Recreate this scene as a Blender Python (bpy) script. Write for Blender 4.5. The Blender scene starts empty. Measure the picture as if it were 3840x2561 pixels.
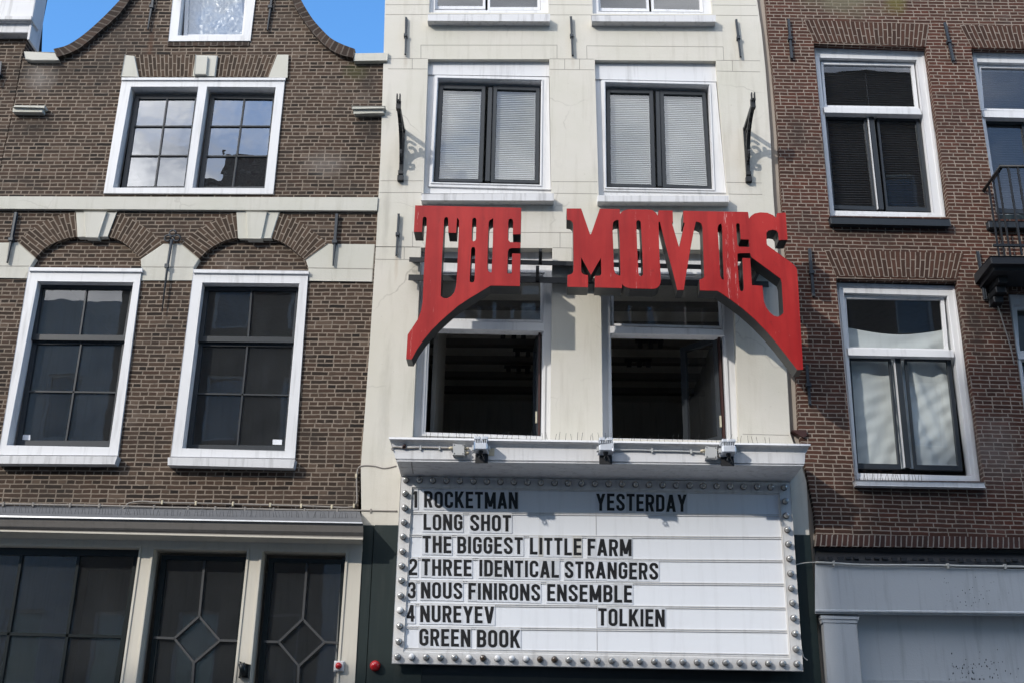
import bpy, bmesh, math, random
from mathutils import Vector, Matrix, geometry
random.seed(7)
S = bpy.context.scene
COL = S.collection
R = math.radians

# ------------------------------------------------------------------ camera
FPX, PW, PH = 4400.0, 3840.0, 2561.0
CAM = Vector((0.0, -13.3, 1.65))
ROT = Matrix.Rotation(R(1.303), 3, 'Z') @ Matrix.Rotation(R(90 + 21.25), 3, 'X') @ Matrix.Rotation(R(0.925), 3, 'Z')
cd = bpy.data.cameras.new('camera'); cam = bpy.data.objects.new('camera', cd); COL.objects.link(cam)
cd.sensor_width = 36; cd.lens = FPX / PW * 36; cd.clip_end = 2000; cd.clip_start = 0.05
cam.matrix_world = Matrix.Translation(CAM) @ ROT.to_4x4()
S.camera = cam

# ------------------------------------------------------------------ sky and sun
SUNV = Vector((0.93, 1.0, -0.72)).normalized()          # the way the light travels
w = bpy.data.worlds.new('World'); S.world = w; w.use_nodes = True
N = w.node_tree.nodes; L = w.node_tree.links
bg = N['Background']
sky = N.new('ShaderNodeTexSky'); sky.sky_type = 'NISHITA'; sky.sun_disc = False
sky.sun_elevation = math.asin(-SUNV.z); sky.sun_rotation = math.atan2(-SUNV.x, -SUNV.y)
sky.air_density = 1.0; sky.dust_density = 0.3; sky.ozone_density = 3.0
tc = N.new('ShaderNodeTexCoord')
mp = N.new('ShaderNodeMapping'); mp.inputs['Scale'].default_value = (1, 1, 1.8); L.new(tc.outputs['Generated'], mp.inputs['Vector'])
nz = N.new('ShaderNodeTexNoise'); nz.inputs['Scale'].default_value = 3.2; nz.inputs['Detail'].default_value = 8; nz.inputs['Roughness'].default_value = 0.6
L.new(mp.outputs['Vector'], nz.inputs['Vector'])
rmp = N.new('ShaderNodeValToRGB'); rmp.color_ramp.elements[0].position = 0.28; rmp.color_ramp.elements[1].position = 0.45
L.new(nz.outputs['Fac'], rmp.inputs['Fac'])
sx = N.new('ShaderNodeSeparateXYZ'); L.new(tc.outputs['Generated'], sx.inputs['Vector'])
mr = N.new('ShaderNodeMapRange'); mr.inputs['From Min'].default_value = 0.25; mr.inputs['From Max'].default_value = -0.25
L.new(sx.outputs['Y'], mr.inputs['Value'])
mu = N.new('ShaderNodeMath'); mu.operation = 'MULTIPLY'; m3 = N.new('ShaderNodeMapRange'); m3.inputs['From Min'].default_value = 0.42; m3.inputs['From Max'].default_value = 0.22; L.new(sx.outputs['X'], m3.inputs['Value'])
m4 = N.new('ShaderNodeMath'); m4.operation = 'MULTIPLY'; L.new(mr.outputs['Result'], m4.inputs[0]); L.new(m3.outputs['Result'], m4.inputs[1])
L.new(rmp.outputs['Color'], mu.inputs[0]); L.new(m4.outputs[0], mu.inputs[1])
mx = N.new('ShaderNodeMix'); mx.data_type = 'RGBA'; L.new(mu.outputs[0], mx.inputs['Factor'])
n2 = N.new('ShaderNodeTexNoise'); n2.inputs['Scale'].default_value = 5.5; n2.inputs['Detail'].default_value = 7; L.new(mp.outputs['Vector'], n2.inputs['Vector'])
r2 = N.new('ShaderNodeValToRGB'); r2.color_ramp.elements[0].position = 0.38; r2.color_ramp.elements[1].position = 0.62
r2.color_ramp.elements[0].color = (5.0, 5.4, 6.2, 1); r2.color_ramp.elements[1].color = (15, 15, 15.3, 1)
L.new(n2.outputs['Fac'], r2.inputs['Fac'])
hs = N.new('ShaderNodeHueSaturation'); hs.inputs['Saturation'].default_value = 1.2; hs.inputs['Value'].default_value = 1.45; L.new(sky.outputs['Color'], hs.inputs['Color'])
L.new(hs.outputs['Color'], mx.inputs['A']); L.new(r2.outputs['Color'], mx.inputs['B'])
L.new(mx.outputs['Result'], bg.inputs['Color'])
bg.inputs['Strength'].default_value = 0.15
ld = bpy.data.lights.new('sun', 'SUN'); ld.energy = 1.85; ld.angle = R(1.0); ld.color = (1.0, 0.94, 0.85)
sun = bpy.data.objects.new('sun', ld); COL.objects.link(sun)
sun.rotation_euler = SUNV.to_track_quat('-Z', 'Y').to_euler(); sun.location = (-20, -25, 30)
S.view_settings.view_transform = 'Standard'; S.view_settings.look = 'None'
S.view_settings.exposure = 0.68; S.view_settings.gamma = 1.0
S.cycles.max_bounces = 7; S.cycles.diffuse_bounces = 3; S.cycles.glossy_bounces = 3; S.cycles.transparent_max_bounces = 10
S.cycles.sample_clamp_indirect = 6.0

# ------------------------------------------------------------------ measured points -> world
def pt(p, Y):
    d = ROT @ Vector(((p[0] - PW/2) / FPX, -(p[1] - PH/2) / FPX, -1.0))
    t = (Y - CAM.y) / d.y
    return Vector((CAM.x + t*d.x, CAM.z + t*d.z))
def mk(ox, oy, s): return lambda x, y: (ox + s*x, oy + s*y)
cA = mk(0, 0, .638); cB = mk(1350, 0, .638); cC = mk(2600, 0, .6379); cD = mk(0, 780, .638); cE = mk(0, 1700, .638)
cG = mk(1400, 740, .7231); cH = mk(2800, 900, .6377); cI = mk(1350, 1600, .7444); cJ = mk(3000, 1800, .4853)
cK = mk(3600, 500, .5106); k1 = mk(1480, 740, .4209); k2 = mk(2080, 740, .2551); k3 = mk(2500, 740, .4338)
def P(c, Y, *xy): return [pt(c(x, y), Y) for x, y in xy]

def lerp(a, b, t): return a + (b - a)*t
def bil(q, u, v): return lerp(lerp(q[0], q[1], u), lerp(q[3], q[2], u), v)
def sub(q, u0, v0, u1, v1): return [bil(q, u0, v0), bil(q, u1, v0), bil(q, u1, v1), bil(q, u0, v1)]
def inset(q, l, t=None, r=None, b=None):
    t = l if t is None else t; r = l if r is None else r; b = t if b is None else b
    W = ((q[1]-q[0]).length + (q[2]-q[3]).length)/2; H = ((q[3]-q[0]).length + (q[2]-q[1]).length)/2
    return sub(q, l/W, t/H, 1 - r/W, 1 - b/H)
def catmull(pts, n):
    out = []
    ex = [pts[0]*2 - pts[1]] + list(pts) + [pts[-1]*2 - pts[-2]]
    m = len(pts) - 1
    for i in range(n + 1):
        s = i/n*m; k = min(int(s), m - 1); t = s - k
        a, b, c, d = ex[k:k+4]
        out.append(0.5*((2*b) + (c - a)*t + (2*a - 5*b + 4*c - d)*t*t + (3*b - a - 3*c + d)*t**3))
    return out

# ------------------------------------------------------------------ mesh builder
class MB:
    def __init__(s): s.bm = bmesh.new(); s.uv = s.bm.loops.layers.uv.new('UVMap')
    def face(s, vs, uvs=None, m=0, smooth=False):
        try: f = s.bm.faces.new(vs)
        except ValueError: return None
        f.material_index = m; f.smooth = smooth
        if uvs:
            for l, u in zip(f.loops, uvs): l[s.uv].uv = u
        return f
    def v(s, x, y, z): return s.bm.verts.new((x, y, z))
    def prism(s, loops, y0, y1, m=0, ms=None, back=True, y1f=None):
        if not isinstance(loops[0], (list, tuple)): loops = [loops]
        ms = m if ms is None else ms
        flat = [p for lp in loops for p in lp]
        tris = geometry.tessellate_polygon([[Vector((p[0], p[1], 0)) for p in lp] for lp in loops])
        for y, do in ((y0, True), (y1, back)):
            if not do: continue
            vs = [s.v(p[0], y, p[1]) for p in flat]
            for t in tris:
                a, b, c = (flat[i] for i in t)
                cr = (b[0]-a[0])*(c[1]-a[1]) - (b[1]-a[1])*(c[0]-a[0])
                if abs(cr) < 1e-10: continue
                o = t if (cr > 0) == (y == y0) else t[::-1]
                s.face([vs[i] for i in o], [(flat[i][0], flat[i][1]) for i in o], m)
        for k, lp in enumerate(loops):
            ar = sum(lp[i-1][0]*lp[i][1] - lp[i][0]*lp[i-1][1] for i in range(len(lp)))
            for i in range(len(lp)):
                a, b = lp[i-1], lp[i]
                if (ar > 0) != (k == 0): a, b = b, a
                vs = [s.v(a[0], y0, a[1]), s.v(b[0], y0, b[1]), s.v(b[0], y1, b[1]), s.v(a[0], y1, a[1])]
                if abs(a[1]-b[1]) > abs(a[0]-b[0]):
                    u = [(a[0]+0, a[1]), (b[0]+0, b[1]), (b[0]+y1-y0, b[1]), (a[0]+y1-y0, a[1])]
                else:
                    u = [(a[0], a[1]), (b[0], b[1]), (b[0], b[1]+y1-y0), (a[0], a[1]+y1-y0)]
                s.face(vs[::-1], u[::-1], ms)
        return s
    def ring(s, qo, qi, y0, y1, m=0): return s.prism([list(qo), list(qi)], y0, y1, m)
    def bar(s, p, q, wd, y0, y1, m=0):
        d = (q - p).normalized(); n = Vector((-d.y, d.x))*wd/2
        return s.prism([p + n, q + n, q - n, p - n], y0, y1, m)
    def strip(s, oc, ic, y0, y1, m=0, smooth=False):
        n = len(oc); acc = 0.0
        fo = [s.v(p[0], y0, p[1]) for p in oc]; fi = [s.v(p[0], y0, p[1]) for p in ic]
        bo = [s.v(p[0], y1, p[1]) for p in oc]; bi = [s.v(p[0], y1, p[1]) for p in ic]
        for i in range(n - 1):
            st = ((oc[i+1]-oc[i]).length + (ic[i+1]-ic[i]).length)/2
            ra, rb = (oc[i]-ic[i]).length, (oc[i+1]-ic[i+1]).length
            s.face([fo[i], fi[i], fi[i+1], fo[i+1]], [(ra, acc), (0, acc), (0, acc+st), (rb, acc+st)], m)
            s.face([fo[i+1], bo[i+1], bo[i], fo[i]], [(ra, acc+st), (ra+y1-y0, acc+st), (ra+y1-y0, acc), (ra, acc)], m)
            s.face([fi[i], bi[i], bi[i+1], fi[i+1]], [(0, acc), (-(y1-y0), acc), (-(y1-y0), acc+st), (0, acc+st)], m)
            acc += st
        for i in (0, n - 1): s.face([fo[i], bo[i], bi[i], fi[i]], None, m)
        return s
    def loft(s, lines, m=0, caps=True, ms=None):
        """lines: list of (left xyz, right xyz)"""
        for i, (a, b) in enumerate(zip(lines, lines[1:])):
            mm = ms[i] if ms else m
            vs = [s.v(*a[0]), s.v(*a[1]), s.v(*b[1]), s.v(*b[0])]
            s.face(vs, [(a[0][0], a[0][2]), (a[1][0], a[1][2]), (b[1][0], b[1][2]), (b[0][0], b[0][2])], mm)
        if caps:
            for k in (0, 1):
                s.face([s.v(*l[k]) for l in lines], None, m)
        return s
    def tube(s, pts, r, n=6, m=0, closed=False):
        pts = [Vector(p) for p in pts]; rings = []
        N_ = len(pts)
        for i, p in enumerate(pts):
            a = pts[i-1] if (i or closed) else p; b = pts[(i+1) % N_] if (i < N_-1 or closed) else p
            d = (b - a).normalized(); up = Vector((0, 0, 1)) if abs(d.z) < .9 else Vector((1, 0, 0))
            e1 = d.cross(up).normalized(); e2 = d.cross(e1)
            rr = r[i] if isinstance(r, (list, tuple)) else r
            rings.append([s.bm.verts.new(p + e1*rr*math.cos(6.2832*j/n) + e2*rr*math.sin(6.2832*j/n)) for j in range(n)])
        for i in range(N_ if closed else N_-1):
            A_, B_ = rings[i], rings[(i+1) % N_]
            for j in range(n): s.face([A_[j], A_[(j+1) % n], B_[(j+1) % n], B_[j]], None, m, True)
        if not closed: s.face(rings[0], None, m); s.face(rings[-1][::-1], None, m)
        return s
    def lathe(s, prof, axis, org, n=14, m=0):
        """prof: (r, h) along axis"""
        ax = Vector(axis).normalized(); up = Vector((0, 0, 1)) if abs(ax.z) < .9 else Vector((1, 0, 0))
        e1 = ax.cross(up).normalized(); e2 = ax.cross(e1); O = Vector(org); rings = []
        for r, h in prof:
            rings.append([s.bm.verts.new(O + ax*h + e1*max(r, 1e-4)*math.cos(6.2832*j/n) + e2*max(r, 1e-4)*math.sin(6.2832*j/n)) for j in range(n)])
        for A_, B_ in zip(rings, rings[1:]):
            for j in range(n): s.face([A_[j], A_[(j+1) % n], B_[(j+1) % n], B_[j]], None, m, True)
        s.face(rings[0], None, m); s.face(rings[-1], None, m)
        return s
    def box(s, c, d, m=0):
        x, y, z = c; a, b, h = d[0]/2, d[1]/2, d[2]/2
        return s.prism([Vector((x-a, z-h)), Vector((x+a, z-h)), Vector((x+a, z+h)), Vector((x-a, z+h))], y-b, y+b, m)
    def build(s, name, mats, parent=None, bevel=0, recalc=True, base=None):
        if recalc: bmesh.ops.recalc_face_normals(s.bm, faces=s.bm.faces)
        if bevel:
            bmesh.ops.remove_doubles(s.bm, verts=s.bm.verts, dist=1e-5)
        root = parent
        while root is not None and root.parent is not None: root = root.parent
        off = Vector(root['_o']) if root is not None else (Vector(base) if base else Vector((0, 0, 0)))
        for v in s.bm.verts: v.co -= off
        me = bpy.data.meshes.new(name); s.bm.to_mesh(me); s.bm.free()
        if not isinstance(mats, (list, tuple)): mats = [mats]
        for m in mats: me.materials.append(m)
        o = bpy.data.objects.new(name, me); COL.objects.link(o)
        if parent is not None: o.parent = parent
        else:
            o.location = off; o['_o'] = tuple(off)
        if bevel:
            b = o.modifiers.new('bevel', 'BEVEL'); b.width = bevel; b.segments = 1; b.limit_method = 'ANGLE'; b.angle_limit = R(40)
        return o

def tag(o, label, cat, group=None):
    o['label'] = label; o['category'] = cat
    if group: o['group'] = group
    return o
def thing(name, label, cat, loc=(0, 0, 0), group=None):
    o = bpy.data.objects.new(name, None); COL.objects.link(o); o.location = loc; o['_o'] = tuple(loc)
    o.empty_display_size = .2
    return tag(o, label, cat, group)
def sub_part(name, parent):
    o = bpy.data.objects.new(name, None); COL.objects.link(o); o.parent = parent; o.empty_display_size = .1
    return o

# ------------------------------------------------------------------ materials
def newmat(name):
    m = bpy.data.materials.new(name); m.use_nodes = True
    nt = m.node_tree; b = nt.nodes['Principled BSDF']
    return m, nt.nodes, nt.links, b
def noise(n, l, vec, scale, detail=4, rough=.55, stretch=None):
    if stretch:
        mp = n.new('ShaderNodeMapping'); mp.inputs['Scale'].default_value = stretch; l.new(vec, mp.inputs['Vector']); vec = mp.outputs['Vector']
    t = n.new('ShaderNodeTexNoise'); t.inputs['Scale'].default_value = scale; t.inputs['Detail'].default_value = detail; t.inputs['Roughness'].default_value = rough
    l.new(vec, t.inputs['Vector']); return t.outputs['Fac']
def ramp(n, l, fac, *stops):
    r = n.new('ShaderNodeValToRGB'); e = r.color_ramp.elements
    while len(e) < len(stops): e.new(.5)
    for k, (p, c) in enumerate(stops):
        e[k].position = p; e[k].color = (c[0], c[1], c[2], 1) if isinstance(c, (tuple, list)) else (c, c, c, 1)
    l.new(fac, r.inputs['Fac']); return r.outputs['Color']
def mixc(n, l, fac, a, b, mode='MIX'):
    x = n.new('ShaderNodeMix'); x.data_type = 'RGBA'; x.blend_type = mode
    for inp, val in ((x.inputs['Factor'], fac), (x.inputs['A'], a), (x.inputs['B'], b)):
        if hasattr(val, 'links'): l.new(val, inp)
        elif isinstance(val, (int, float)): inp.default_value = val
        else: inp.default_value = (*val, 1)
    return x.outputs['Result']
def bump(n, l, b, h, strength=.3, dist=.01):
    u = n.new('ShaderNodeBump'); u.inputs['Strength'].default_value = strength; u.inputs['Distance'].default_value = dist
    l.new(h, u.inputs['Height']); l.new(u.outputs['Normal'], b.inputs['Normal'])

def paint(name, col, rough=.5, dirt=.25, grain=.15, dark=(.05, .045, .04), streak=True, spec=.4):
    m, n, l, b = newmat(name)
    tc = n.new('ShaderNodeTexCoord').outputs['Object']
    big = noise(n, l, tc, 1.3, 6, .65)
    st = noise(n, l, tc, 2.0, 5, .6, (7, 7, .6)) if streak else noise(n, l, tc, 5, 5, .6)
    fine = noise(n, l, tc, 60, 3, .6)
    c = mixc(n, l, ramp(n, l, st, (.52, 0), (.8, dirt)), col, dark)
    c = mixc(n, l, ramp(n, l, big, (.35, dirt*.45), (.65, 0)), c, tuple(x*.72 for x in col))
    l.new(c, b.inputs['Base Color']); b.inputs['Roughness'].default_value = rough; b.inputs['Specular IOR Level'].default_value = spec
    bump(n, l, b, fine, grain, .004)
    return m
def plaster(name, col, stains=()):
    m, n, l, b = newmat(name)
    tc = n.new('ShaderNodeTexCoord').outputs['Object']
    big = noise(n, l, tc, .9, 7, .62); st = noise(n, l, tc, 2.2, 6, .62, (5, 5, .45)); med = noise(n, l, tc, 7, 6, .6); fine = noise(n, l, tc, 110, 2, .5)
    c = mixc(n, l, ramp(n, l, big, (.32, .6), (.62, 0)), col, (col[0]*.86, col[1]*.88, col[2]*.82))
    c = mixc(n, l, ramp(n, l, st, (.52, 0), (.78, .38)), c, (col[0]*.62, col[1]*.6, col[2]*.54))
    vo = n.new('ShaderNodeTexVoronoi'); vo.feature = 'DISTANCE_TO_EDGE'; vo.inputs['Scale'].default_value = .55
    mm = n.new('ShaderNodeMapping'); l.new(tc, mm.inputs['Vector'])
    ns = n.new('ShaderNodeTexNoise'); ns.inputs['Scale'].default_value = 2.5; ns.inputs['Detail'].default_value = 6; l.new(tc, ns.inputs['Vector'])
    wv = mixc(n, l, .22, tc, ns.outputs['Color']); l.new(wv, vo.inputs['Vector'])
    crack = ramp(n, l, vo.outputs['Distance'], (.0, 1), (.0035, 0))
    msk = ramp(n, l, noise(n, l, tc, .8, 2), (.5, 0), (.6, .5))
    cf = n.new('ShaderNodeMath'); cf.operation = 'MULTIPLY'; l.new(crack, cf.inputs[0]); l.new(msk, cf.inputs[1])
    c = mixc(n, l, cf.outputs[0], c, (.24, .22, .19))
    uv = n.new('ShaderNodeUVMap').outputs['UV']
    for (cx, cz, rx, rz, sc, amt) in stains:      # rust below the irons, grime below the sills
        mpn = n.new('ShaderNodeMapping'); mpn.inputs['Location'].default_value = (-cx/rx, -cz/rz, 0); mpn.inputs['Scale'].default_value = (1/rx, 1/rz, 1); l.new(uv, mpn.inputs['Vector'])
        ln = n.new('ShaderNodeVectorMath'); ln.operation = 'LENGTH'; l.new(mpn.outputs[0], ln.inputs[0])
        ad = n.new('ShaderNodeMath'); ad.operation = 'MULTIPLY_ADD'; ad.inputs[1].default_value = .8; l.new(noise(n, l, uv, 6, 6, .7, (3, .7, 1)), ad.inputs[0]); hl = n.new('ShaderNodeMath'); hl.operation = 'MULTIPLY'; hl.inputs[1].default_value = .5; l.new(ln.outputs['Value'], hl.inputs[0]); l.new(hl.outputs[0], ad.inputs[2])
        c = mixc(n, l, ramp(n, l, ad.outputs[0], (.42, amt*.7), (.82, 0)), c, sc)
    sp = ramp(n, l, noise(n, l, tc, 28, 2, .5), (.74, 0), (.78, .35))
    c = mixc(n, l, sp, c, (.3, .26, .2))
    l.new(c, b.inputs['Base Color']); b.inputs['Roughness'].default_value = .78; b.inputs['Specular IOR Level'].default_value = .25
    h = mixc(n, l, .3, med, fine)
    bump(n, l, b, h, .35, .012)
    return m
def brick(name, cols, mortar, wd, ht, ms, squash=(.52, 2), slope=0.0, soot=.35, lime=.15, dirty=(.03, .028, .026), rand=True, redden=None, stains=()):
    m, n, l, b = newmat(name)
    uv = n.new('ShaderNodeUVMap').outputs['UV']
    if slope:
        sp = n.new('ShaderNodeSeparateXYZ'); l.new(uv, sp.inputs[0])
        ma = n.new('ShaderNodeMath'); ma.operation = 'MULTIPLY_ADD'; ma.inputs[1].default_value = slope
        l.new(sp.outputs['X'], ma.inputs[0]); l.new(sp.outputs['Y'], ma.inputs[2])
        cb = n.new('ShaderNodeCombineXYZ'); l.new(sp.outputs['X'], cb.inputs['X']); l.new(ma.outputs[0], cb.inputs['Y']); uv = cb.outputs[0]
    jn = n.new('ShaderNodeTexNoise'); jn.inputs['Scale'].default_value = 5; jn.inputs['Detail'].default_value = 3; l.new(uv, jn.inputs['Vector'])
    jn2 = n.new('ShaderNodeTexNoise'); jn2.inputs['Scale'].default_value = 45; jn2.inputs['Detail'].default_value = 2; l.new(uv, jn2.inputs['Vector'])
    def addn(vec, tex, amt):
        a = n.new('ShaderNodeVectorMath'); a.operation = 'SUBTRACT'; l.new(tex.outputs['Color'], a.inputs[0]); a.inputs[1].default_value = (.5, .5, .5)
        c = n.new('ShaderNodeVectorMath'); c.operation = 'MULTIPLY_ADD'; l.new(a.outputs[0], c.inputs[0]); c.inputs[1].default_value = amt; l.new(vec, c.inputs[2])
        return c.outputs[0]
    v2 = addn(addn(uv, jn, (.02, .016, 0)), jn2, (.006, .005, 0))
    def tex():
        t = n.new('ShaderNodeTexBrick'); t.offset = .5; t.squash = squash[0]; t.squash_frequency = squash[1]
        t.inputs['Scale'].default_value = 1; t.inputs['Brick Width'].default_value = wd; t.inputs['Row Height'].default_value = ht
        t.inputs['Mortar Size'].default_value = ms; t.inputs['Mortar Smooth'].default_value = .25; t.inputs['Bias'].default_value = 0
        t.inputs['Color1'].default_value = (0, 0, 0, 1); t.inputs['Color2'].default_value = (1, 1, 1, 1); t.inputs['Mortar'].default_value = (.5, .5, .5, 1)
        s2 = n.new('ShaderNodeSeparateXYZ'); l.new(v2, s2.inputs[0])
        def mth(op, a, b=None):
            q = n.new('ShaderNodeMath'); q.operation = op; l.new(a, q.inputs[0])
            if b is not None: q.inputs[1].default_value = b
            return q.outputs[0]
        row = mth('FLOOR', mth('DIVIDE', s2.outputs['Y'], ht))
        wn_ = n.new('ShaderNodeTexWhiteNoise'); wn_.noise_dimensions = '1D'; l.new(row, wn_.inputs['W'])
        sh_ = mth('MULTIPLY', mth('FLOOR', mth('MULTIPLY', wn_.outputs['Value'], 4.0)), wd*.27)
        ad = n.new('ShaderNodeMath'); ad.operation = 'ADD'; l.new(s2.outputs['X'], ad.inputs[0]); l.new(sh_, ad.inputs[1])
        c2 = n.new('ShaderNodeCombineXYZ'); l.new(ad.outputs[0], c2.inputs['X']); l.new(s2.outputs['Y'], c2.inputs['Y'])
        l.new(c2.outputs[0] if rand else v2, t.inputs['Vector']); return t
    t = tex()
    k = len(cols)
    bc = ramp(n, l, t.outputs['Color'], *[(i/(k-1), c) for i, c in enumerate(cols)])
    obj = n.new('ShaderNodeTexCoord').outputs['Object']
    grain = noise(n, l, uv, 70, 4, .65)
    bc = mixc(n, l, ramp(n, l, grain, (.35, .5), (.65, 0)), bc, mixc(n, l, .5, bc, (.01, .01, .01)))
    if redden:
        bc = mixc(n, l, ramp(n, l, noise(n, l, uv, .7, 3), (.42, 0), (.62, .6)), bc, mixc(n, l, 1.0, bc, redden, 'MULTIPLY'))
    mo = mixc(n, l, ramp(n, l, noise(n, l, uv, 9, 4, .6), (.4, 0), (.7, .7)), mortar, tuple(x*.45 for x in mortar))
    c = mixc(n, l, t.outputs['Fac'], bc, mo)
    so = ramp(n, l, noise(n, l, uv, .75, 7, .68), (.5, 0), (.72, soot))
    c = mixc(n, l, so, c, dirty)
    li = ramp(n, l, noise(n, l, addn(uv, jn, (.3, .3, 0)), 1.1, 6, .7), (.6, 0), (.78, lime))
    c = mixc(n, l, li, c, (.38, .35, .32))
    for (cx, cz, rx, rz, col, amt) in stains:      # old patches of soot, lime and algae, each where it grew
        mpn = n.new('ShaderNodeMapping'); mpn.vector_type = 'POINT'; mpn.inputs['Location'].default_value = (-cx/rx, -cz/rz, 0); mpn.inputs['Scale'].default_value = (1/rx, 1/rz, 1); l.new(uv, mpn.inputs['Vector'])
        ln = n.new('ShaderNodeVectorMath'); ln.operation = 'LENGTH'; l.new(mpn.outputs[0], ln.inputs[0])
        ad = n.new('ShaderNodeMath'); ad.operation = 'MULTIPLY_ADD'; ad.inputs[1].default_value = .8; l.new(noise(n, l, uv, 3.5, 6, .7), ad.inputs[0]); hl = n.new('ShaderNodeMath'); hl.operation = 'MULTIPLY'; hl.inputs[1].default_value = .5; l.new(ln.outputs['Value'], hl.inputs[0]); l.new(hl.outputs[0], ad.inputs[2])
        c = mixc(n, l, ramp(n, l, ad.outputs[0], (.45, amt*.85), (.84, 0)), c, col)
    l.new(c, b.inputs['Base Color']); b.inputs['Roughness'].default_value = .85; b.inputs['Specular IOR Level'].default_value = .2
    inv = n.new('ShaderNodeMath'); inv.operation = 'MULTIPLY_ADD'; inv.inputs[1].default_value = -1; inv.inputs[2].default_value = 1; l.new(t.outputs['Fac'], inv.inputs[0])
    h = mixc(n, l, .28, inv.outputs[0], grain)
    bump(n, l, b, h, .6, .012)
    return m
def glass(name, refl=1.0, tint=(.94, .96, .96), wob=.25, scale=2.2, dust=.05, rough=0.0):
    m = bpy.data.materials.new(name); m.use_nodes = True; n = m.node_tree.nodes; l = m.node_tree.links
    n.remove(n['Principled BSDF']); out = n['Material Output']
    tc = n.new('ShaderNodeTexCoord').outputs['Object']
    tr = n.new('ShaderNodeBsdfTransparent'); tr.inputs['Color'].default_value = (*tint, 1)
    gl = n.new('ShaderNodeBsdfGlossy'); gl.inputs['Roughness'].default_value = rough; gl.inputs['Color'].default_value = (.95, .97, 1, 1)
    u = n.new('ShaderNodeBump'); u.inputs['Strength'].default_value = wob; u.inputs['Distance'].default_value = .02
    l.new(noise(n, l, tc, scale, 2, .4), u.inputs['Height']); l.new(u.outputs['Normal'], gl.inputs['Normal'])
    fr = n.new('ShaderNodeFresnel'); ge = n.new('ShaderNodeNewGeometry')
    io = n.new('ShaderNodeMapRange'); io.inputs['To Min'].default_value = 1.5; io.inputs['To Max'].default_value = 1/1.5; l.new(ge.outputs['Backfacing'], io.inputs['Value']); l.new(io.outputs['Result'], fr.inputs['IOR'])
    f2 = n.new('ShaderNodeMath'); f2.operation = 'MULTIPLY'; f2.use_clamp = True; f2.inputs[1].default_value = refl; l.new(fr.outputs[0], f2.inputs[0])
    ms = n.new('ShaderNodeMixShader'); l.new(f2.outputs[0], ms.inputs[0]); l.new(tr.outputs[0], ms.inputs[1]); l.new(gl.outputs[0], ms.inputs[2])
    df = n.new('ShaderNodeBsdfDiffuse'); df.inputs['Color'].default_value = (.40, .43, .46, 1)
    dn = ramp(n, l, noise(n, l, tc, 3, 6, .7, (1.5, 1.5, .9)), (.3, dust*.7), (.85, dust*1.5))
    m2 = n.new('ShaderNodeMixShader'); l.new(dn, m2.inputs[0]); l.new(ms.outputs[0], m2.inputs[1]); l.new(df.outputs[0], m2.inputs[2])
    l.new(m2.outputs[0], out.inputs['Surface'])
    return m
def metal(name, col, rough=.45, metallic=1.0, var=.3):
    m, n, l, b = newmat(name); tc = n.new('ShaderNodeTexCoord').outputs['Object']
    f = noise(n, l, tc, 12, 5, .6)
    l.new(mixc(n, l, ramp(n, l, f, (.35, 0), (.75, var)), col, tuple(x*.45 for x in col)), b.inputs['Base Color'])
    b.inputs['Metallic'].default_value = metallic; b.inputs['Roughness'].default_value = rough
    bump(n, l, b, noise(n, l, tc, 90, 2), .12, .003)
    return m

M = {}
SOOT, LIME, ALGAE, MOSS = (.018, .017, .016), (.30, .28, .26), (.16, .15, .10), (.13, .12, .03)
STL = (((235,440), .30, .42, LIME, .5), ((190,740), .5, .28, SOOT, .8), ((2190,760), .28, .5, SOOT, .8), ((2170,470), .2, .4, SOOT, .6), ((2090,420), .25, .2, (.05, .06, .02), .6), ((430,400), .5, .2, SOOT, .5),
       ((1900,960), .5, .25, LIME, .35), ((120,430), .3, .6, SOOT, .5), ((1230,1900), .7, .3, SOOT, .4), ((620,2560), 1.2, .16, SOOT, .5), ((1560,2560), 1.2, .16, SOOT, .5), ((880,300), .06, .5, (.10, .05, .03), .6))
STR = (((900,20), .75, .38, ALGAE, .75), ((1180,40), .2, .3, MOSS, .7), ((1400,1380), .5, .16, (.08, .045, .035), .6), ((1640,1900), .18, .9, SOOT, .75), ((1900,900), .3, .6, SOOT, .3), ((600,800), .16, .6, SOOT, .4), ((1560,2700), .3, .5, SOOT, .55), ((950,1390), .9, .1, SOOT, .6), ((1150,2880), .9, .1, SOOT, .6), ((1750,2650), .5, .6, LIME, .3), ((560,1900), .22, .8, SOOT, .6))
M['brick_l'] = brick('brown_brick', [(.016, .012, .010), (.050, .032, .022), (.066, .042, .030), (.034, .024, .018), (.078, .051, .036), (.060, .035, .024), (.12, .085, .062)], (.245, .20, .16), .205, .0545, .0082, (.5, 2), -.004, .6, .22, stains=[(pt(cA(*a), 0).x, pt(cA(*a), 0).y, rx, rz, col, am) for a, rx, rz, col, am in STL])
M['brick_arch'] = brick('brown_arch_brick', [(.040, .027, .019), (.068, .045, .031), (.092, .06, .042)], (.25, .205, .165), .21, .054, .0075, (1, 2), 0, .25, .1, rand=False)
M['brick_r'] = brick('red_brown_brick', [(.044, .022, .016), (.066, .031, .021), (.088, .038, .026), (.057, .029, .021), (.078, .040, .030)], (.285, .235, .195), .215, .0512, .0072, (.5, 2), .017, .5, .14, stains=[(pt(cC(*a), 0).x, pt(cC(*a), 0).y + .017*pt(cC(*a), 0).x, rx, rz, col, am) for a, rx, rz, col, am in STR], redden=(1.25, .85, .8))
M['brick_r_arch'] = brick('red_brown_lintel_brick', [(.046, .024, .017), (.066, .032, .022), (.08, .038, .026)], (.26, .215, .18), .24, .058, .0072, (1, 2), 0, .3, .05, rand=False)
M['brick_cope'] = brick('coping_brick', [(.035, .025, .02), (.055, .038, .03), (.075, .05, .038)], (.12, .1, .085), .6, .085, .012, (1, 2), 0, .5, .1, rand=False)
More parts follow.
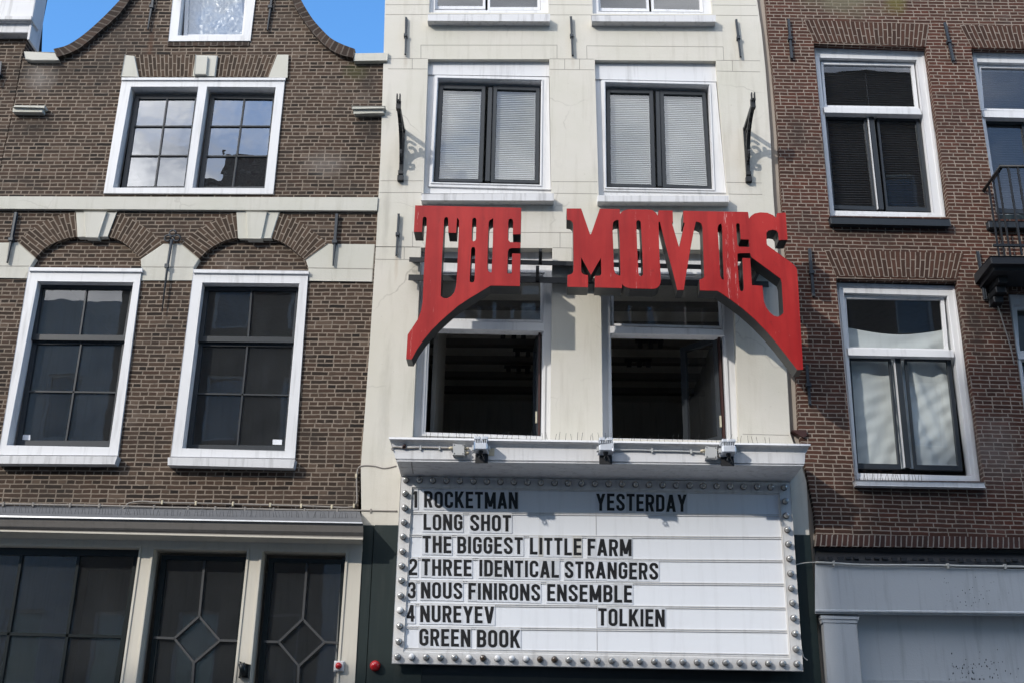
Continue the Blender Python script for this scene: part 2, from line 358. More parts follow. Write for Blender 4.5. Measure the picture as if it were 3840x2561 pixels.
M['brick_soldier'] = brick('upright_brick_course', [(.05, .027, .023), (.075, .037, .03), (.09, .043, .034)], (.30, .26, .23), .9, .060, .008, (1, 2), 0, .3, .1, rand=False)
M['plaster'] = plaster('cream_plaster', (.60, .572, .515), [(pt(cB(*a), 0).x, pt(cB(*a), 0).y, rx, rz, col, am) for a, rx, rz, col, am in (
    ((215,1560), .04, .3, (.36, .24, .13), .45), ((238,1085), .05, .12, (.36, .24, .13), .4), ((270,370), .04, .18, (.33, .26, .18), .4), ((1250,375), .04, .18, (.33, .26, .18), .35), ((2236,385), .04, .18, (.33, .26, .18), .35),
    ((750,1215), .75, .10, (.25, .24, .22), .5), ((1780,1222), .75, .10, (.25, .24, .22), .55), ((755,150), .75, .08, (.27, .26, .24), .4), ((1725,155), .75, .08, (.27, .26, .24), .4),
    ((160,1250), .07, 1.0, (.30, .285, .25), .45), ((150,2350), .12, 1.2, (.30, .285, .25), .4), ((170,640), .06, .5, (.3, .285, .25), .4), 
    ((2330,800), .05, 1.2, (.28, .26, .23), .5), ((1380,1000), .03, .5, (.3, .285, .25), .3))])
M['joint'] = paint('plaster_joint', (.3, .28, .25), .9, .3)
M['stone'] = plaster('whitewashed_stone', (.545, .53, .48))
M['white'] = paint('white_paint', (.67, .675, .69), .45, .34, .1)
M['white_old'] = paint('worn_white_paint', (.62, .62, .63), .55, .6, .3)
M['cream'] = paint('cream_paint', (.60, .565, .49), .45, .15, .08)
M['strip'] = paint('beige_corner', (.36, .32, .28), .7, .35)
M['dark'] = paint('blue_grey_paint', (.022, .027, .033), .4, .1, .1, dark=(.1, .1, .1))
M['dark_glossy'] = paint('black_green_paint', (.008, .012, .013), .3, .1, .06, dark=(.05, .05, .05))
M['green'] = paint('dark_green_paint', (.012, .022, .022), .45, .35, .1, dark=(.06, .065, .06))
M['iron'] = metal('black_iron', (.02, .022, .025), .5, .3)
M['iron_blue'] = metal('painted_anchor_iron', (.03, .038, .048), .5, .2)
M['zinc'] = metal('zinc_flashing', (.16, .165, .175), .55, .3)
M['zinc_edge'] = metal('zinc_edge', (.6, .62, .65), .4, .5)
M['grey_mould'] = paint('grey_moulding', (.22, .205, .19), .5, .3)
M['cornice'] = paint('marquee_cornice_paint', (.70, .70, .71), .5, .4, .15)
M['lamp_board'] = paint('lamp_board_paint', (.66, .655, .65), .45, .35, .1)
M['panel'] = paint('white_acrylic_panel', (.75, .775, .82), .3, .1, .03)
M['tile0'] = paint('letter_tile', (.675, .70, .75), .3, .1, .02)
M['tile1'] = paint('grey_letter_tile', (.585, .605, .64), .3, .1, .02)
M['tile2'] = paint('yellowed_letter_tile', (.56, .55, .52), .3, .1, .02)
M['seam'] = paint('panel_seam', (.33, .32, .32), .6, .2)
M['ink'] = paint('black_lettering', (.012, .012, .013), .4, .1, .02, dark=(.03, .03, .03))
M['pale'] = paint('pale_grey_stucco', (.50, .51, .52), .75, .3, .3)
M['lead'] = metal('black_lead', (.02, .021, .024), .6, .1)
M['lead_bar'] = metal('grey_glazing_bar', (.055, .058, .062), .45, .2)
M['cable'] = paint('grey_cable', (.25, .23, .21), .6, .3)
M['cable_white'] = paint('white_cable', (.5, .48, .44), .6, .3)
M['clip'] = paint('cable_clip', (.55, .49, .36), .6, .2)
M['interior'] = paint('dim_room', (.26, .25, .23), .9, .3)
M['room_light'] = paint('pale_room', (.62, .60, .56), .9, .3)
M['beam'] = paint('dark_beam', (.16, .15, .14), .8, .2)
M['roof'] = paint('dark_roof_tile', (.04, .035, .033), .8, .3)
M['blind'] = paint('white_blind', (.38, .395, .39), .6, .05, .02)
M['blind_dark'] = paint('dark_blind', (.014, .014, .018), .6, .05, .02)
M['cloth'] = paint('white_sheet', (.53, .555, .56), .9, .1, .1)
M['silver'] = metal('silver_housing', (.62, .65, .70), .4, .25, .15)
M['box_grey'] = paint('grey_junction_box', (.42, .43, .43), .5, .2)
M['wood_red'] = paint('red_brown_wood', (.045, .018, .016), .5, .2)
M['asphalt'] = paint('asphalt', (.05, .05, .05), .9, .2, .4, streak=False)
M['paving'] = paint('grey_paving', (.2, .19, .18), .9, .3, .3, streak=False)
M['g_sky'] = glass('old_window_glass', 6.0, wob=.10, scale=3.0, dust=.03)
M['g_blind'] = glass('clear_window_glass', 2.6, wob=.05, scale=1.2, dust=.02)
M['g_dark'] = glass('dusty_window_glass', 2.0, wob=.04, scale=2.5, dust=.045)
M['g_right'] = glass('dim_window_glass', 1.8, wob=.05, scale=1.5, dust=.015)
M['g_shop'] = glass('shop_glass', 1.8, wob=.08, scale=1.5, dust=.045)

SY, SD = -.75, .24
def red_mat():
    m, n, l, b = newmat('red_sign_face')
    tc = n.new('ShaderNodeTexCoord').outputs['Object']
    big = noise(n, l, tc, 1.6, 4, .6, (1, 1, .5)); st = noise(n, l, tc, 3, 4, .6, (3.5, 1, .25)); wh = noise(n, l, tc, 4, 4, .75, (11, 1, .7))
    c = mixc(n, l, ramp(n, l, big, (.35, 0), (.65, 1)), (.29, .007, .007), (.40, .022, .019))
    c = mixc(n, l, ramp(n, l, st, (.45, 0), (.7, .55)), c, (.21, .005, .006))
    bd = ramp(n, l, noise(n, l, tc, .55, 1), (.5, 0), (.58, .7))
    f = n.new('ShaderNodeMath'); f.operation = 'MULTIPLY'; l.new(ramp(n, l, wh, (.655, 0), (.70, 1)), f.inputs[0]); l.new(bd, f.inputs[1])
    c = mixc(n, l, f.outputs[0], c, (.62, .45, .42))
    sp = n.new('ShaderNodeSeparateXYZ'); l.new(tc, sp.inputs[0])
    for x0, hw, thr in ((pt((2725, 900), SY).x, .026, .53), (pt((2752, 900), SY).x, .018, .54), (pt((2385, 900), SY).x, .018, .56), (pt((2437, 900), SY).x, .015, .58), (pt((1562, 900), SY).x, .012, .56)):   # bird droppings run down the face
        x0 -= pt((2250, 1000), SY).x
        q = n.new('ShaderNodeMath'); q.operation = 'SUBTRACT'; l.new(sp.outputs['X'], q.inputs[0]); q.inputs[1].default_value = x0
        q2 = n.new('ShaderNodeMath'); q2.operation = 'ABSOLUTE'; l.new(q.outputs[0], q2.inputs[0])
        near = ramp(n, l, q2.outputs[0], (hw*.3, 1), (hw, 0))
        ff = n.new('ShaderNodeMath'); ff.operation = 'MULTIPLY'; l.new(near, ff.inputs[0]); l.new(ramp(n, l, noise(n, l, tc, 5, 5, .75, (14, 1, 1.1)), (thr, 0), (thr+.1, .9)), ff.inputs[1])
        c = mixc(n, l, ff.outputs[0], c, (.66, .5, .47))
    soil = ramp(n, l, noise(n, l, tc, 6, 6, .7, (1.5, 1, 1)), (.60, 0), (.75, .55))
    c = mixc(n, l, soil, c, (.10, .006, .006))
    l.new(c, b.inputs['Base Color']); b.inputs['Roughness'].default_value = .42; b.inputs['Specular IOR Level'].default_value = .35
    return m
M['red'] = red_mat()
M['return'] = metal('sign_return', (.05, .052, .052), .45, .2, .4)
def simple(name, col, rough=.3, metallic=0, trans=0, spec=.5):
    m, n, l, b = newmat(name)
    tc = n.new('ShaderNodeTexCoord').outputs['Object']
    l.new(mixc(n, l, ramp(n, l, noise(n, l, tc, 30, 3), (.3, 0), (.8, .3)), col, tuple(x*.7 for x in col)), b.inputs['Base Color'])
    b.inputs['Roughness'].default_value = rough; b.inputs['Metallic'].default_value = metallic
    b.inputs['Transmission Weight'].default_value = trans; b.inputs['Specular IOR Level'].default_value = spec
    return m
M['bulb_clear'] = simple('clear_bulb', (.55, .545, .53), .12, .35, .35, .9)
M['bulb_white'] = simple('frosted_bulb', (.8, .8, .8), .3)
M['bulb_dead'] = simple('blackened_bulb', (.09, .06, .04), .15, 0, .2, .9)
M['socket'] = simple('bulb_socket', (.10, .095, .09), .6)
M['red_lamp'] = simple('red_lens', (.5, .01, .015), .12, 0, .1, .8)
M['gold'] = simple('pale_hinge', (.5, .47, .36), .5)
def plastic_sheet():
    m, n, l, b = newmat('crinkled_plastic'); tc = n.new('ShaderNodeTexCoord').outputs['Object']
    a = noise(n, l, tc, 5, 3, .7); v = n.new('ShaderNodeTexVoronoi'); v.inputs['Scale'].default_value = 4.5; l.new(tc, v.inputs['Vector'])
    b.inputs['Base Color'].default_value = (.30, .315, .325, 1); b.inputs['Roughness'].default_value = .3; b.inputs['Specular IOR Level'].default_value = .6
    bump(n, l, b, mixc(n, l, .5, a, v.outputs['Distance']), .7, .06); return m
M['plastic'] = plastic_sheet()

# ------------------------------------------------------------------ street and opposite houses
def structure(name, mb, mat): o = mb.build(name, mat); o['kind'] = 'structure'; return o
g = MB(); g.box((0, -6, -.25), (400, 400, .2)); structure('ground', g, M['paving'])
g = MB(); g.box((0, -7.2, -.135), (120, 9.0, .03)); structure('road', g, M['asphalt'])
for y in (-1.35, -13.35):
    g = MB(); g.box((0, y, -.075), (120, 2.6, .15)); structure('pavement', g, M['paving'])

def opposite(x0, x1, h, gable, name, label, wall='brick_r'):
    """house across the street: seen in the window glass, and it shades part of the facades"""
    Y = -15.6
    t = thing(name, label, 'house', ((x0+x1)/2, Y, 0), 'houses across the street')
    cx = (x0+x1)/2; W = x1 - x0
    if gable == 'step':
        top = [(x1, h-3)]
        for k in range(4): top += [(cx + W*(.42-.1*k), h-3+k*.75), (cx + W*(.42-.1*k), h-3+(k+1)*.75)]
        top = top + [(2*cx-a, b) for a, b in top[::-1]]
    elif gable == 'flat': top = [(x1, h), (x0, h)]
    else: top = [(x1, h-3), (cx+.6, h), (cx-.6, h), (x0, h-3)]
    outer = [Vector((x0, 0)), Vector((x1, 0))] + [Vector(p) for p in top]
    holes = []; nw = max(2, int(W/1.9))
    for fl in range(int((h-3.2)/3.1)):
        for k in range(nw):
            xc = x0 + W*(k+.5)/nw; z0 = 4.0 + 3.1*fl
            holes.append([Vector((xc-.5, z0)), Vector((xc+.5, z0)), Vector((xc+.5, z0+1.8)), Vector((xc-.5, z0+1.8))])
    MB().prism([outer] + holes, Y-.3, Y).build('wall', M[wall], t)
    b = MB(); b.prism([p - Vector((0, .05)) for p in outer], Y-7, Y-.31); b.build('body', M['roof'], t)
    for q in holes:
        f = MB().ring(q, inset(q[::-1][:], .07)[::-1], Y-.2, Y-.1).build('window', M['white'], t)
        MB().prism(inset(q[::-1], .05), Y-.18, Y-.17).build('pane', M['g_dark'], f)
for a in ((-34, -27, 13.4, 'flat', 'plain low grey row house across the street'), (-27, -18.6, 14.0, 'flat', 'low flat topped grey house across the street'),
          (-18.6, -11.3, 14.05, 'flat', 'wide low flat roofed house across the street'), (-11.3, -5.2, 18.6, 'step', 'tall step gabled brick house across the street'),
          (-5.2, 1.6, 16.7, 'flat', 'tall flat roofed grey house across the street'), (1.6, 6.2, 17.6, 'tri', 'tall peaked gable brick house across the street'),
          (6.2, 11.4, 21.5, 'flat', 'narrow and very tall flat roofed house across the street'), (11.4, 15.5, 14.6, 'flat', 'middling flat roofed grey house across the street'), (15.5, 24, 15.0, 'flat', 'farthest flat roofed grey house across the street')):
    opposite(*a[:4], 'opposite_house', a[4], 'pale' if 'flat' == a[3] and 'narrow' not in a[4] else 'brick_r')
# ------------------------------------------------------------------ shared builders for windows
def sash(parent, c, Y, gpx, l, t, r, b, gmat, fmat, muntins=(), depth=.045, name='sash', mw=.02):
    q = P(c, Y, *gpx); qo = inset(q, -l, -t, -r, -b)
    mb = MB().ring(qo, q, Y, Y + depth)
    for m in muntins:
        a, e = P(c, Y, (m[0], m[1]), (m[2], m[3])); mb.bar(a, e, m[4] if len(m) > 4 else mw, Y + .004, Y + depth - .006)
    o = mb.build(name, fmat, parent, bevel=.004)
    if gmat:
        g = MB(); vs = [g.v(p.x, Y + depth*.6, p.y) for p in inset(q, -l*.5, -t*.5, -r*.5, -b*.5)]
        g.face(vs[::-1]); g.build('pane', gmat, parent, recalc=False)
    return o
def ringp(parent, name, c, Yf, Yb, out_px, in_px, mat, bevel=.005):
    return MB().ring(P(c, Yf, *out_px), P(c, Yf, *in_px), Yf, Yb).build(name, mat, parent, bevel=bevel)
def slab(parent, name, c, Yf, Yb, px, mat, bevel=.004):
    return MB().prism(P(c, Yf, *px), Yf, Yb).build(name, mat, parent, bevel=bevel)
def Zf(y, x=1920, Y=0): return pt((x, y), Y).y
def party(parent, x0, x1, ztop, depth=9, roof=True):
    mb = MB()
    for a, b in ((x0, x0+.2), (x1-.2, x1)): mb.box(((a+b)/2, .31+depth/2, ztop/2), (b-a, depth, ztop))
    mb.box(((x0+x1)/2, .31+depth-.1, ztop/2), (x1-x0-.4, .2, ztop))
    if roof: mb.box(((x0+x1)/2, .31+depth/2, ztop+.08), (x1-x0, depth, .14))
    mb.build('party_wall', M['interior'], parent)
def rooms(parent, x0, x1, zs, Yb=4.5, mat='interior'):
    mb = MB()
    for z in zs: mb.box(((x0+x1)/2, (Yb+.33)/2, z), (x1-x0-.42, Yb-.33, .22))
    mb.box(((x0+x1)/2, Yb+.05, 5), (x1-x0-.42, .1, 10))
    mb.build('interior', M[mat], parent)
def anchor(parent, c, Y, a, b, w0=.028, w1=.012, knob=.55, tw=False):
    p, q = P(c, Y - .02, a, b); mb = MB(); n = (q-p).normalized(); s_ = Vector((-n.y, n.x)); k = lerp(p, q, knob)
    mb.prism([p + s_*w0/2, k + s_*w0/2.2, k - s_*w0/2.2, p - s_*w0/2], Y-.045, Y-.012)
    mb.prism([k + s_*w0/2.4, q + s_*w1, q - s_*w1, k - s_*w0/2.4], Y-.047, Y-.015)
    mb.prism([k + s_*w0*.85 - n*.022, k + s_*w0*.85 + n*.022, k - s_*w0*.85 + n*.022, k - s_*w0*.85 - n*.022], Y-.06, Y+.02)
    return mb.build('wall_anchor', M['iron_blue'], parent, bevel=.004)

# ================================================================== brown brick house with the curved gable
bx = pt((600, 1900), 0).x
HL = thing('gabled_house', 'dark brown brick house with white stone bands and a curved neck gable', 'house', (bx, 0, 0), 'houses along the street')
iL = [cA(*p) for p in ((345,357),(450,318),(520,270),(600,200),(660,150),(720,90),(770,20),(805,-40),(850,-170),(865,-320))]
oL = [cA(*p) for p in ((325,308),(400,288),(470,247),(540,192),(610,128),(660,78),(720,13),(757,-42),(800,-170),(815,-320))]
iR = [cA(*p) for p in ((2080,360),(1990,335),(1920,290),(1850,220),(1790,140),(1745,70),(1715,0),(1690,-70),(1662,-190),(1655,-320))]
oR = [cA(*p) for p in ((2090,308),(2015,280),(1950,245),(1890,187),(1840,128),(1790,48),(1767,0),(1738,-70),(1712,-190),(1705,-320))]
ciL = catmull([pt(p, 0) for p in iL], 60); coL = catmull([pt(p, 0) for p in oL], 60)
ciR = catmull([pt(p, 0) for p in iR], 60); coR = catmull([pt(p, 0) for p in oR], 60)
bLL = [pt(p, 0) for p in ((86, 214), (48, 421), (0, 638))]
BND = [pt(p, 0) for p in ((1452, 228), (1428, 560), (1410, 920), (1386, 1300), (1353, 1750), (1358, 1968))]   # joint with the cream house
ZC = pt((600, 1905), 0).y
def mid(a, b): return [lerp(x, y, .5) for x, y in zip(a, b)]
wallL = [bLL[2].copy(), bLL[1], bLL[0], pt(cA(150, 350), 0)] + mid(ciL, coL)[1:] + mid(ciR, coR)[::-1][:-1] + [pt(cA(2200, 358), 0)] + BND[:5]
wallL = [Vector((bLL[2].x, ZC))] + wallL + [Vector((BND[4].x, ZC))]
Watt_o, Watt_i = ((1042,-260),(1530,-255),(1471,243),(990,245)), ((1090,-215),(1468,-210),(1427,208),(1046,210))
W2o = ((718,460),(1675,460),(1605,1142),(608,1138))
W1a_o, W1a_i = ((170,355),(833,358),(692,1452),(-9,1448)), ((222,432),(783,438),(642,1403),(40,1392))
W1b_o, W1b_i = ((1138,365),(1812,372),(1733,1470),(1003,1460)), ((1190,440),(1758,445),(1673,1425),(1068,1412))
def shrink(q, d=.012): return inset(q, d)
tympA = catmull([pt(cD(*p), 0) for p in ((175,350),(212,295),(270,235),(340,200),(400,180),(455,172),(545,168),(632,168),(700,190),(760,230),(810,280),(830,352))], 40)
tympB = catmull([pt(cD(*p), 0) for p in ((1140,358),(1170,300),(1230,245),(1300,205),(1370,185),(1405,178),(1500,175),(1595,178),(1660,205),(1720,245),(1770,290),(1812,364))], 40)
holes = [shrink(P(cA, 0, *Watt_o)), shrink(P(cA, 0, *W2o))]
for ty, wo in ((tympA, W1a_o), (tympB, W1b_o)):
    q = shrink(P(cD, 0, *wo)); holes.append(list(ty) + [q[2] if False else Vector((q[1].x, q[1].y)), q[2], q[3], Vector((q[0].x, q[0].y))])
MB().prism([wallL] + holes, 0, .3).build('wall', M['brick_l'], HL)
for ty, nm in ((tympA, W1a_o), (tympB, W1b_o)):
    q = P(cD, 0, *nm)
    MB().prism([p + Vector((0, .01)) for p in ty] + [q[1] - Vector((0, .06)), q[0] - Vector((0, .06))], .055, .25).build('arch_infill', M['brick_l'], HL)
for a, b in ((coL, ciL), (coR, ciR)): MB().strip(a, b, -.07, .36).build('gable_coping', M['brick_cope'], HL)
tp = [coL[-1], coR[-1]]
MB().prism([tp[0] + Vector((-.12, 0)), tp[1] + Vector((.12, 0)), tp[1] + Vector((.12, .14)), lerp(tp[0], tp[1], .5) + Vector((0, .6)), tp[0] + Vector((-.12, .14))], -.1, .36).build('gable_cap', M['stone'], HL)
rf = [Vector((bLL[0].x+.1, ZC))] + [bLL[0] + Vector((.15, -.4))] + [p - Vector((-.1, .45)) for p in ciL[6::6]] + [p - Vector((.1, .45)) for p in ciR[::-1][:-6:6]] + [BND[0] + Vector((-.15, -.4)), Vector((BND[4].x-.1, ZC))]
MB().prism(rf[1:-1], .6, 9).build('roof', M['roof'], HL)
# stones
def stone(c, px, y0=-.035, y1=.1, name='stone_block', mat='stone', b=.008): return slab(HL, name, c, y0, y1, px, M[mat], b)
stone(cA, ((145,308),(330,312),(345,357),(330,357),(190,357),(150,350)), -.07, .36, 'shoulder_stone')
stone(cA, ((2085,315),(2280,312),(2276,358),(2080,361)), -.07, .36, 'shoulder_stone')
stone(cA, ((75,632),(255,632),(250,662),(72,660)), -.08, .1, 'ledge_stone'); stone(cA, ((82,620),(262,622),(258,633),(78,631)), -.11, .1, 'ledge_stone')
stone(cA, ((2078,638),(2258,638),(2256,668),(2080,668)), -.08, .1, 'ledge_stone'); stone(cA, ((2070,627),(2262,627),(2260,639),(2070,639)), -.11, .1, 'ledge_stone')
stone(cA, ((735,325),(790,330),(815,455),(712,452))); stone(cA, ((1632,327),(1692,327),(1686,455),(1582,455)))
stone(cA, ((1150,325),(1278,328),(1262,450),(1135,448)), -.05, .1, 'keystone'); stone(cA, ((1150,330),(1222,332),(1212,440),(1142,440)), -.085, 0, 'keystone')
for px in (((795,326),(1150,326),(1135,455),(815,455)), ((1278,328),(1632,328),(1582,455),(1262,455))):
    q = P(cA, 0, *px); n = 24
    MB().strip([lerp(q[0], q[1], i/n) for i in range(n+1)], [lerp(q[3], q[2], i/n) for i in range(n+1)], -.008, .08).build('brick_arch', M['brick_arch'], HL)
q = P(cA, 0, (985,249),(1468,247),(1462,274),(985,276)); n = 20
MB().strip([lerp(q[0], q[1], i/n) for i in range(n+1)], [lerp(q[3], q[2], i/n) for i in range(n+1)], -.012, .08).build('brick_sill', M['brick_cope'], HL)
stone(cA, ((-60,1156),(600,1158),(1400,1160),(2222,1162),(2216,1240),(1400,1237),(600,1232),(-60,1229)), -.05, .1, 'string_course')
stone(cD, ((-40,205),(105,203),(210,297),(177,350),(160,412),(-40,412)), -.012); stone(cD, ((960,211),(1062,211),(1170,302),(1140,352),(1135,428),(832,428),(830,350),(826,302)), -.012)
stone(cD, ((1928,212),(2205,215),(2188,435),(1815,430),(1812,352),(1797,306)), -.012)
for a, b in (((-40,345),(172,346)), ((832,350),(1140,352)), ((1812,356),(2196,362))):
    p, q = P(cD, 0, a, b); MB().bar(p, q, .008, -.0145, .01).build('stone_joint', M['joint'], HL)
def keyst(px1, px2):
    stone(cD, px1, -.02, .1, 'keystone'); stone(cD, px2, -.05, .05, 'keystone')
keyst(((445,26),(686,28),(632,172),(455,174)), ((495,22),(626,24),(576,178),(500,176)))
keyst(((1393,26),(1643,28),(1594,180),(1403,178)), ((1447,22),(1570,25),(1536,183),(1455,182)))
def arch(op, ip):
    a = catmull([pt(cD(*p), 0) for p in op], 24); b = catmull([pt(cD(*p), 0) for p in ip], 24)
    MB().strip(a, b, -.01, .09).build('brick_arch', M['brick_arch'], HL)
arch(((105,203),(160,150),(250,88),(350,46),(446,28)), ((210,297),(270,235),(340,200),(400,180),(456,173)))
arch(((686,29),(765,62),(840,108),(905,158),(960,211)), ((632,172),(695,190),(755,228),(800,270),(827,303)))
arch(((1062,211),(1115,165),(1200,107),(1300,58),(1393,30)), ((1170,302),(1230,245),(1300,205),(1355,186),(1404,178)))
arch(((1643,30),(1725,62),(1800,108),(1870,162),(1928,212)), ((1594,180),(1660,205),(1715,242),(1765,285),(1797,307)))
# attic window
wn = sub_part('window', HL)
ringp(wn, 'frame', cA, -.02, .16, Watt_o, Watt_i, M['white'])
sash(wn, cA, .10, ((1120,-200),(1455,-200),(1422,205),(1100,205)), .05, .05, .02, .02, M['g_sky'], M['white'])
# second floor double window
wn = sub_part('window', HL)
MB().prism([P(cA, -.025, *W2o), P(cA, -.025, (770,512),(1165,512),(1085,1105),(665,1105)), P(cA, -.025, (1217,512),(1620,515),(1555,1108),(1130,1106))], -.025, .18).build('frame', M['white'], wn, bevel=.005)
slab(wn, 'frame_head', cA, -.045, -.02, ((715,458),(1678,459),(1677,473),(713,472)), M['white'])
mu = .017
sash(wn, cA, .10, ((815,582),(1146,582),(1080,1096),(737,1098)), .05, .06, .03, .025, M['g_sky'], M['dark'], ((785,742,1160,742,mu),(757,915,1130,915,mu),(983,570,908,1105,mu)))
sash(wn, cA, .10, ((1258,580),(1603,585),(1552,1098),(1190,1100)), .05, .06, .03, .025, M['g_sky'], M['dark'], ((1230,742,1600,742,mu),(1205,918,1575,918,mu),(1437,570,1365,1105,mu)))
# first floor sash windows
for wo, wi, gu, gl, mus, mls, sl, fs in (
    (W1a_o, W1a_i, ((250,470),(768,480),(724,748),(213,742)), ((215,800),(718,800),(640,1366),(125,1364)), ((510,465,468,750),), ((476,795,385,1370),(165,1075,690,1082)),
     ((-30,1452),(690,1457),(673,1503),(-30,1497)), ((172,350),(836,356),(836,378),(172,372))),
    (W1b_o, W1b_i, ((1225,487),(1740,490),(1716,758),(1195,752)), ((1190,810),(1718,815),(1668,1395),(1128,1388)), ((1478,482,1457,760),), ((1454,800,1393,1398),(1150,1088,1700,1098)),
     ((985,1463),(1733,1475),(1722,1524),(985,1508)), ((1138,364),(1814,371),(1814,390),(1138,383)))):
    wn = sub_part('window', HL)
    ringp(wn, 'frame', cD, -.03, .2, wo, wi, M['white'])
    slab(wn, 'frame_head', cD, -.055, -.02, fs, M['white'])
    sash(wn, cD, .08, gu, .055, .05, .055, .075, M['g_dark'], M['dark'], mus, mw=.02)
    sash(wn, cD, .125, gl, .06, .06, .06, .09, M['g_dark'], M['dark'], mls, mw=.02)
    slab(wn, 'sill', cD, -.13, .02, sl, M['white_old'])
for px in (((120,1330),(178,1332),(177,1362),(118,1360)), ((1603,1358),(1658,1360),(1656,1390),(1602,1388))):
    slab(HL, 'window_sticker', cD, .147, .149, px, M['tile0'], 0)
# wall anchors
anchor(HL, cD, -.01, (97,30), (45,325), .035, .006); anchor(HL, cD, -.01, (1981,40), (1958,342), .035, .006)
anchor(HL, cA, -.0, (908,-40), (871,180), .032, .006, .4); anchor(HL, cA, 0, (1602,-40), (1573,185), .032, .006, .4)
p, q, k = P(cD, -.05, (1010,190), (952,612), (982,345)); mb = MB()
mb.tube([(p.x, -.05, p.y), (k.x+.008, -.06, k.y+.02), (q.x, -.05, q.y)], [.02, .017, .006], 8)
mb.box((k.x, -.06, k.y), (.05, .04, .05))
for dx, dz, r in ((0, .115, .042), (-.055, .045, .042), (.06, .045, .042)):
    mb.tube([(p.x+dx+r*math.cos(a*.5236), -.05, p.y+dz-.02+r*math.sin(a*.5236)) for a in range(12)], .011, 6, closed=True)
mb.build('wall_anchor', M['iron_blue'], HL)
# shop front of the gabled house
XL = -700
def line(c, a, b, Y): 
    p, q = pt(c(*a), Y), pt(c(*b), Y); return ((p.x, Y, p.y), (q.x, Y, q.y))
def extl(c, ya, b, Y):   # a line through (0, ya) and b, carried on past the picture's edge
    s = (b[1]-ya)/b[0]; return line(c, (-260, ya - 260*s), b, Y)
L_ = [extl(cE, 306, (2113,330), .0), extl(cE, 312, (2115,336), -.012), extl(cE, 362, (2128,402), -.46), extl(cE, 371, (2132,409), -.462), extl(cE, 374, (2133,412), -.44), extl(cE, 395, (2134,432), -.425),
      extl(cE, 425, (2135,462), -.40), extl(cE, 444, (2134,486), -.36), extl(cE, 447, (2134,494), -.37), extl(cE, 456, (2133,504), -.37), extl(cE, 460, (2132,507), -.335), extl(cE, 476, (2131,517), -.22), extl(cE, 496, (2131,533), -.08), extl(cE, 530, (2131,575), -.075), extl(cE, 530, (2131,575), .0)]
MB().loft(L_, ms=[1, 1, 2, 0, 0, 0, 0, 0, 3, 3, 3, 3, 3, 3]).build('shop_cornice', [M['grey_mould'], M['zinc'], M['zinc_edge'], M['cream']], HL)
def down(c, Y, a, b):   # a point b carried straight on from a to the ground
    p, q = pt(c(*a), Y), pt(c(*b), Y); return Vector((q.x + (q.x-p.x)/(q.y-p.y)*(.02-q.y), .02))
Ys = -.075
oA = P(cE, Ys, (-260,535),(818,555)); oA = oA + [down(cE, Ys, (818,555), (705,1349)), Vector((oA[0].x, .02))]
oB = P(cE, Ys, (908,560),(1452,570)); oB += [down(cE, Ys, (1452,570), (1370,1349)), down(cE, Ys, (908,560), (803,1349))]
oC = P(cE, Ys, (1545,572),(2032,583)); oC += [down(cE, Ys, (2032,583), (1975,1349)), down(cE, Ys, (1545,572), (1470,1349))]
tl, tr = P(cE, Ys, (-280,470),(2131,520))
sh = [tl, tr, pt(cE(2128,585), Ys), pt(cE(2085,1349), Ys)]
sh.append(Vector((sh[-1].x, 0))); sh.append(Vector((tl.x, 0)))
MB().prism([sh, oA, oB, oC], Ys, .14).build('shop_front', M['cream'], HL, bevel=.006)
for o in (oA, oB, oC): MB().ring(inset(o, -.028, -.028, -.028, 0), inset(o, -.006, -.006, -.006, -.02), Ys-.014, Ys+.01).build('shop_moulding', M['cream'], HL, bevel=.004)
def lowq(c, Y, tl, tr, bl, br): q = P(c, Y, tl, tr); return q + [down(c, Y, tr, br), down(c, Y, tl, bl)]
wn = sub_part('shop_window', HL); Yw = .03
qg = P(cE, Yw, (-250,588),(788,604)); qg += [down(cE, Yw, (788,604), (672,1349)), Vector((qg[0].x, .02))]
qg[2].y = qg[3].y = .6
mb = MB().ring(inset(qg, -.05, -.08, -.05, -.3), qg, Yw, Yw+.06)
for a, b in (((125,595),(2,1349)), ((462,598),(352,1349)), ((-250,1050),(740,1076))):
    p, q = P(cE, Yw, a, b)
    if abs(a[0]-b[0]) < 300: q = Vector((q.x + (q.x-p.x)/(q.y-p.y)*(.5-q.y), .5))
    mb.bar(p, q, .032, Yw+.004, Yw+.05)
mb.build('frame', M['dark_glossy'], wn, bevel=.004)
g = MB(); g.face([g.v(p.x, Yw+.035, p.y) for p in inset(qg, -.02)][::-1]); g.build('pane', M['g_shop'], wn, recalc=False)
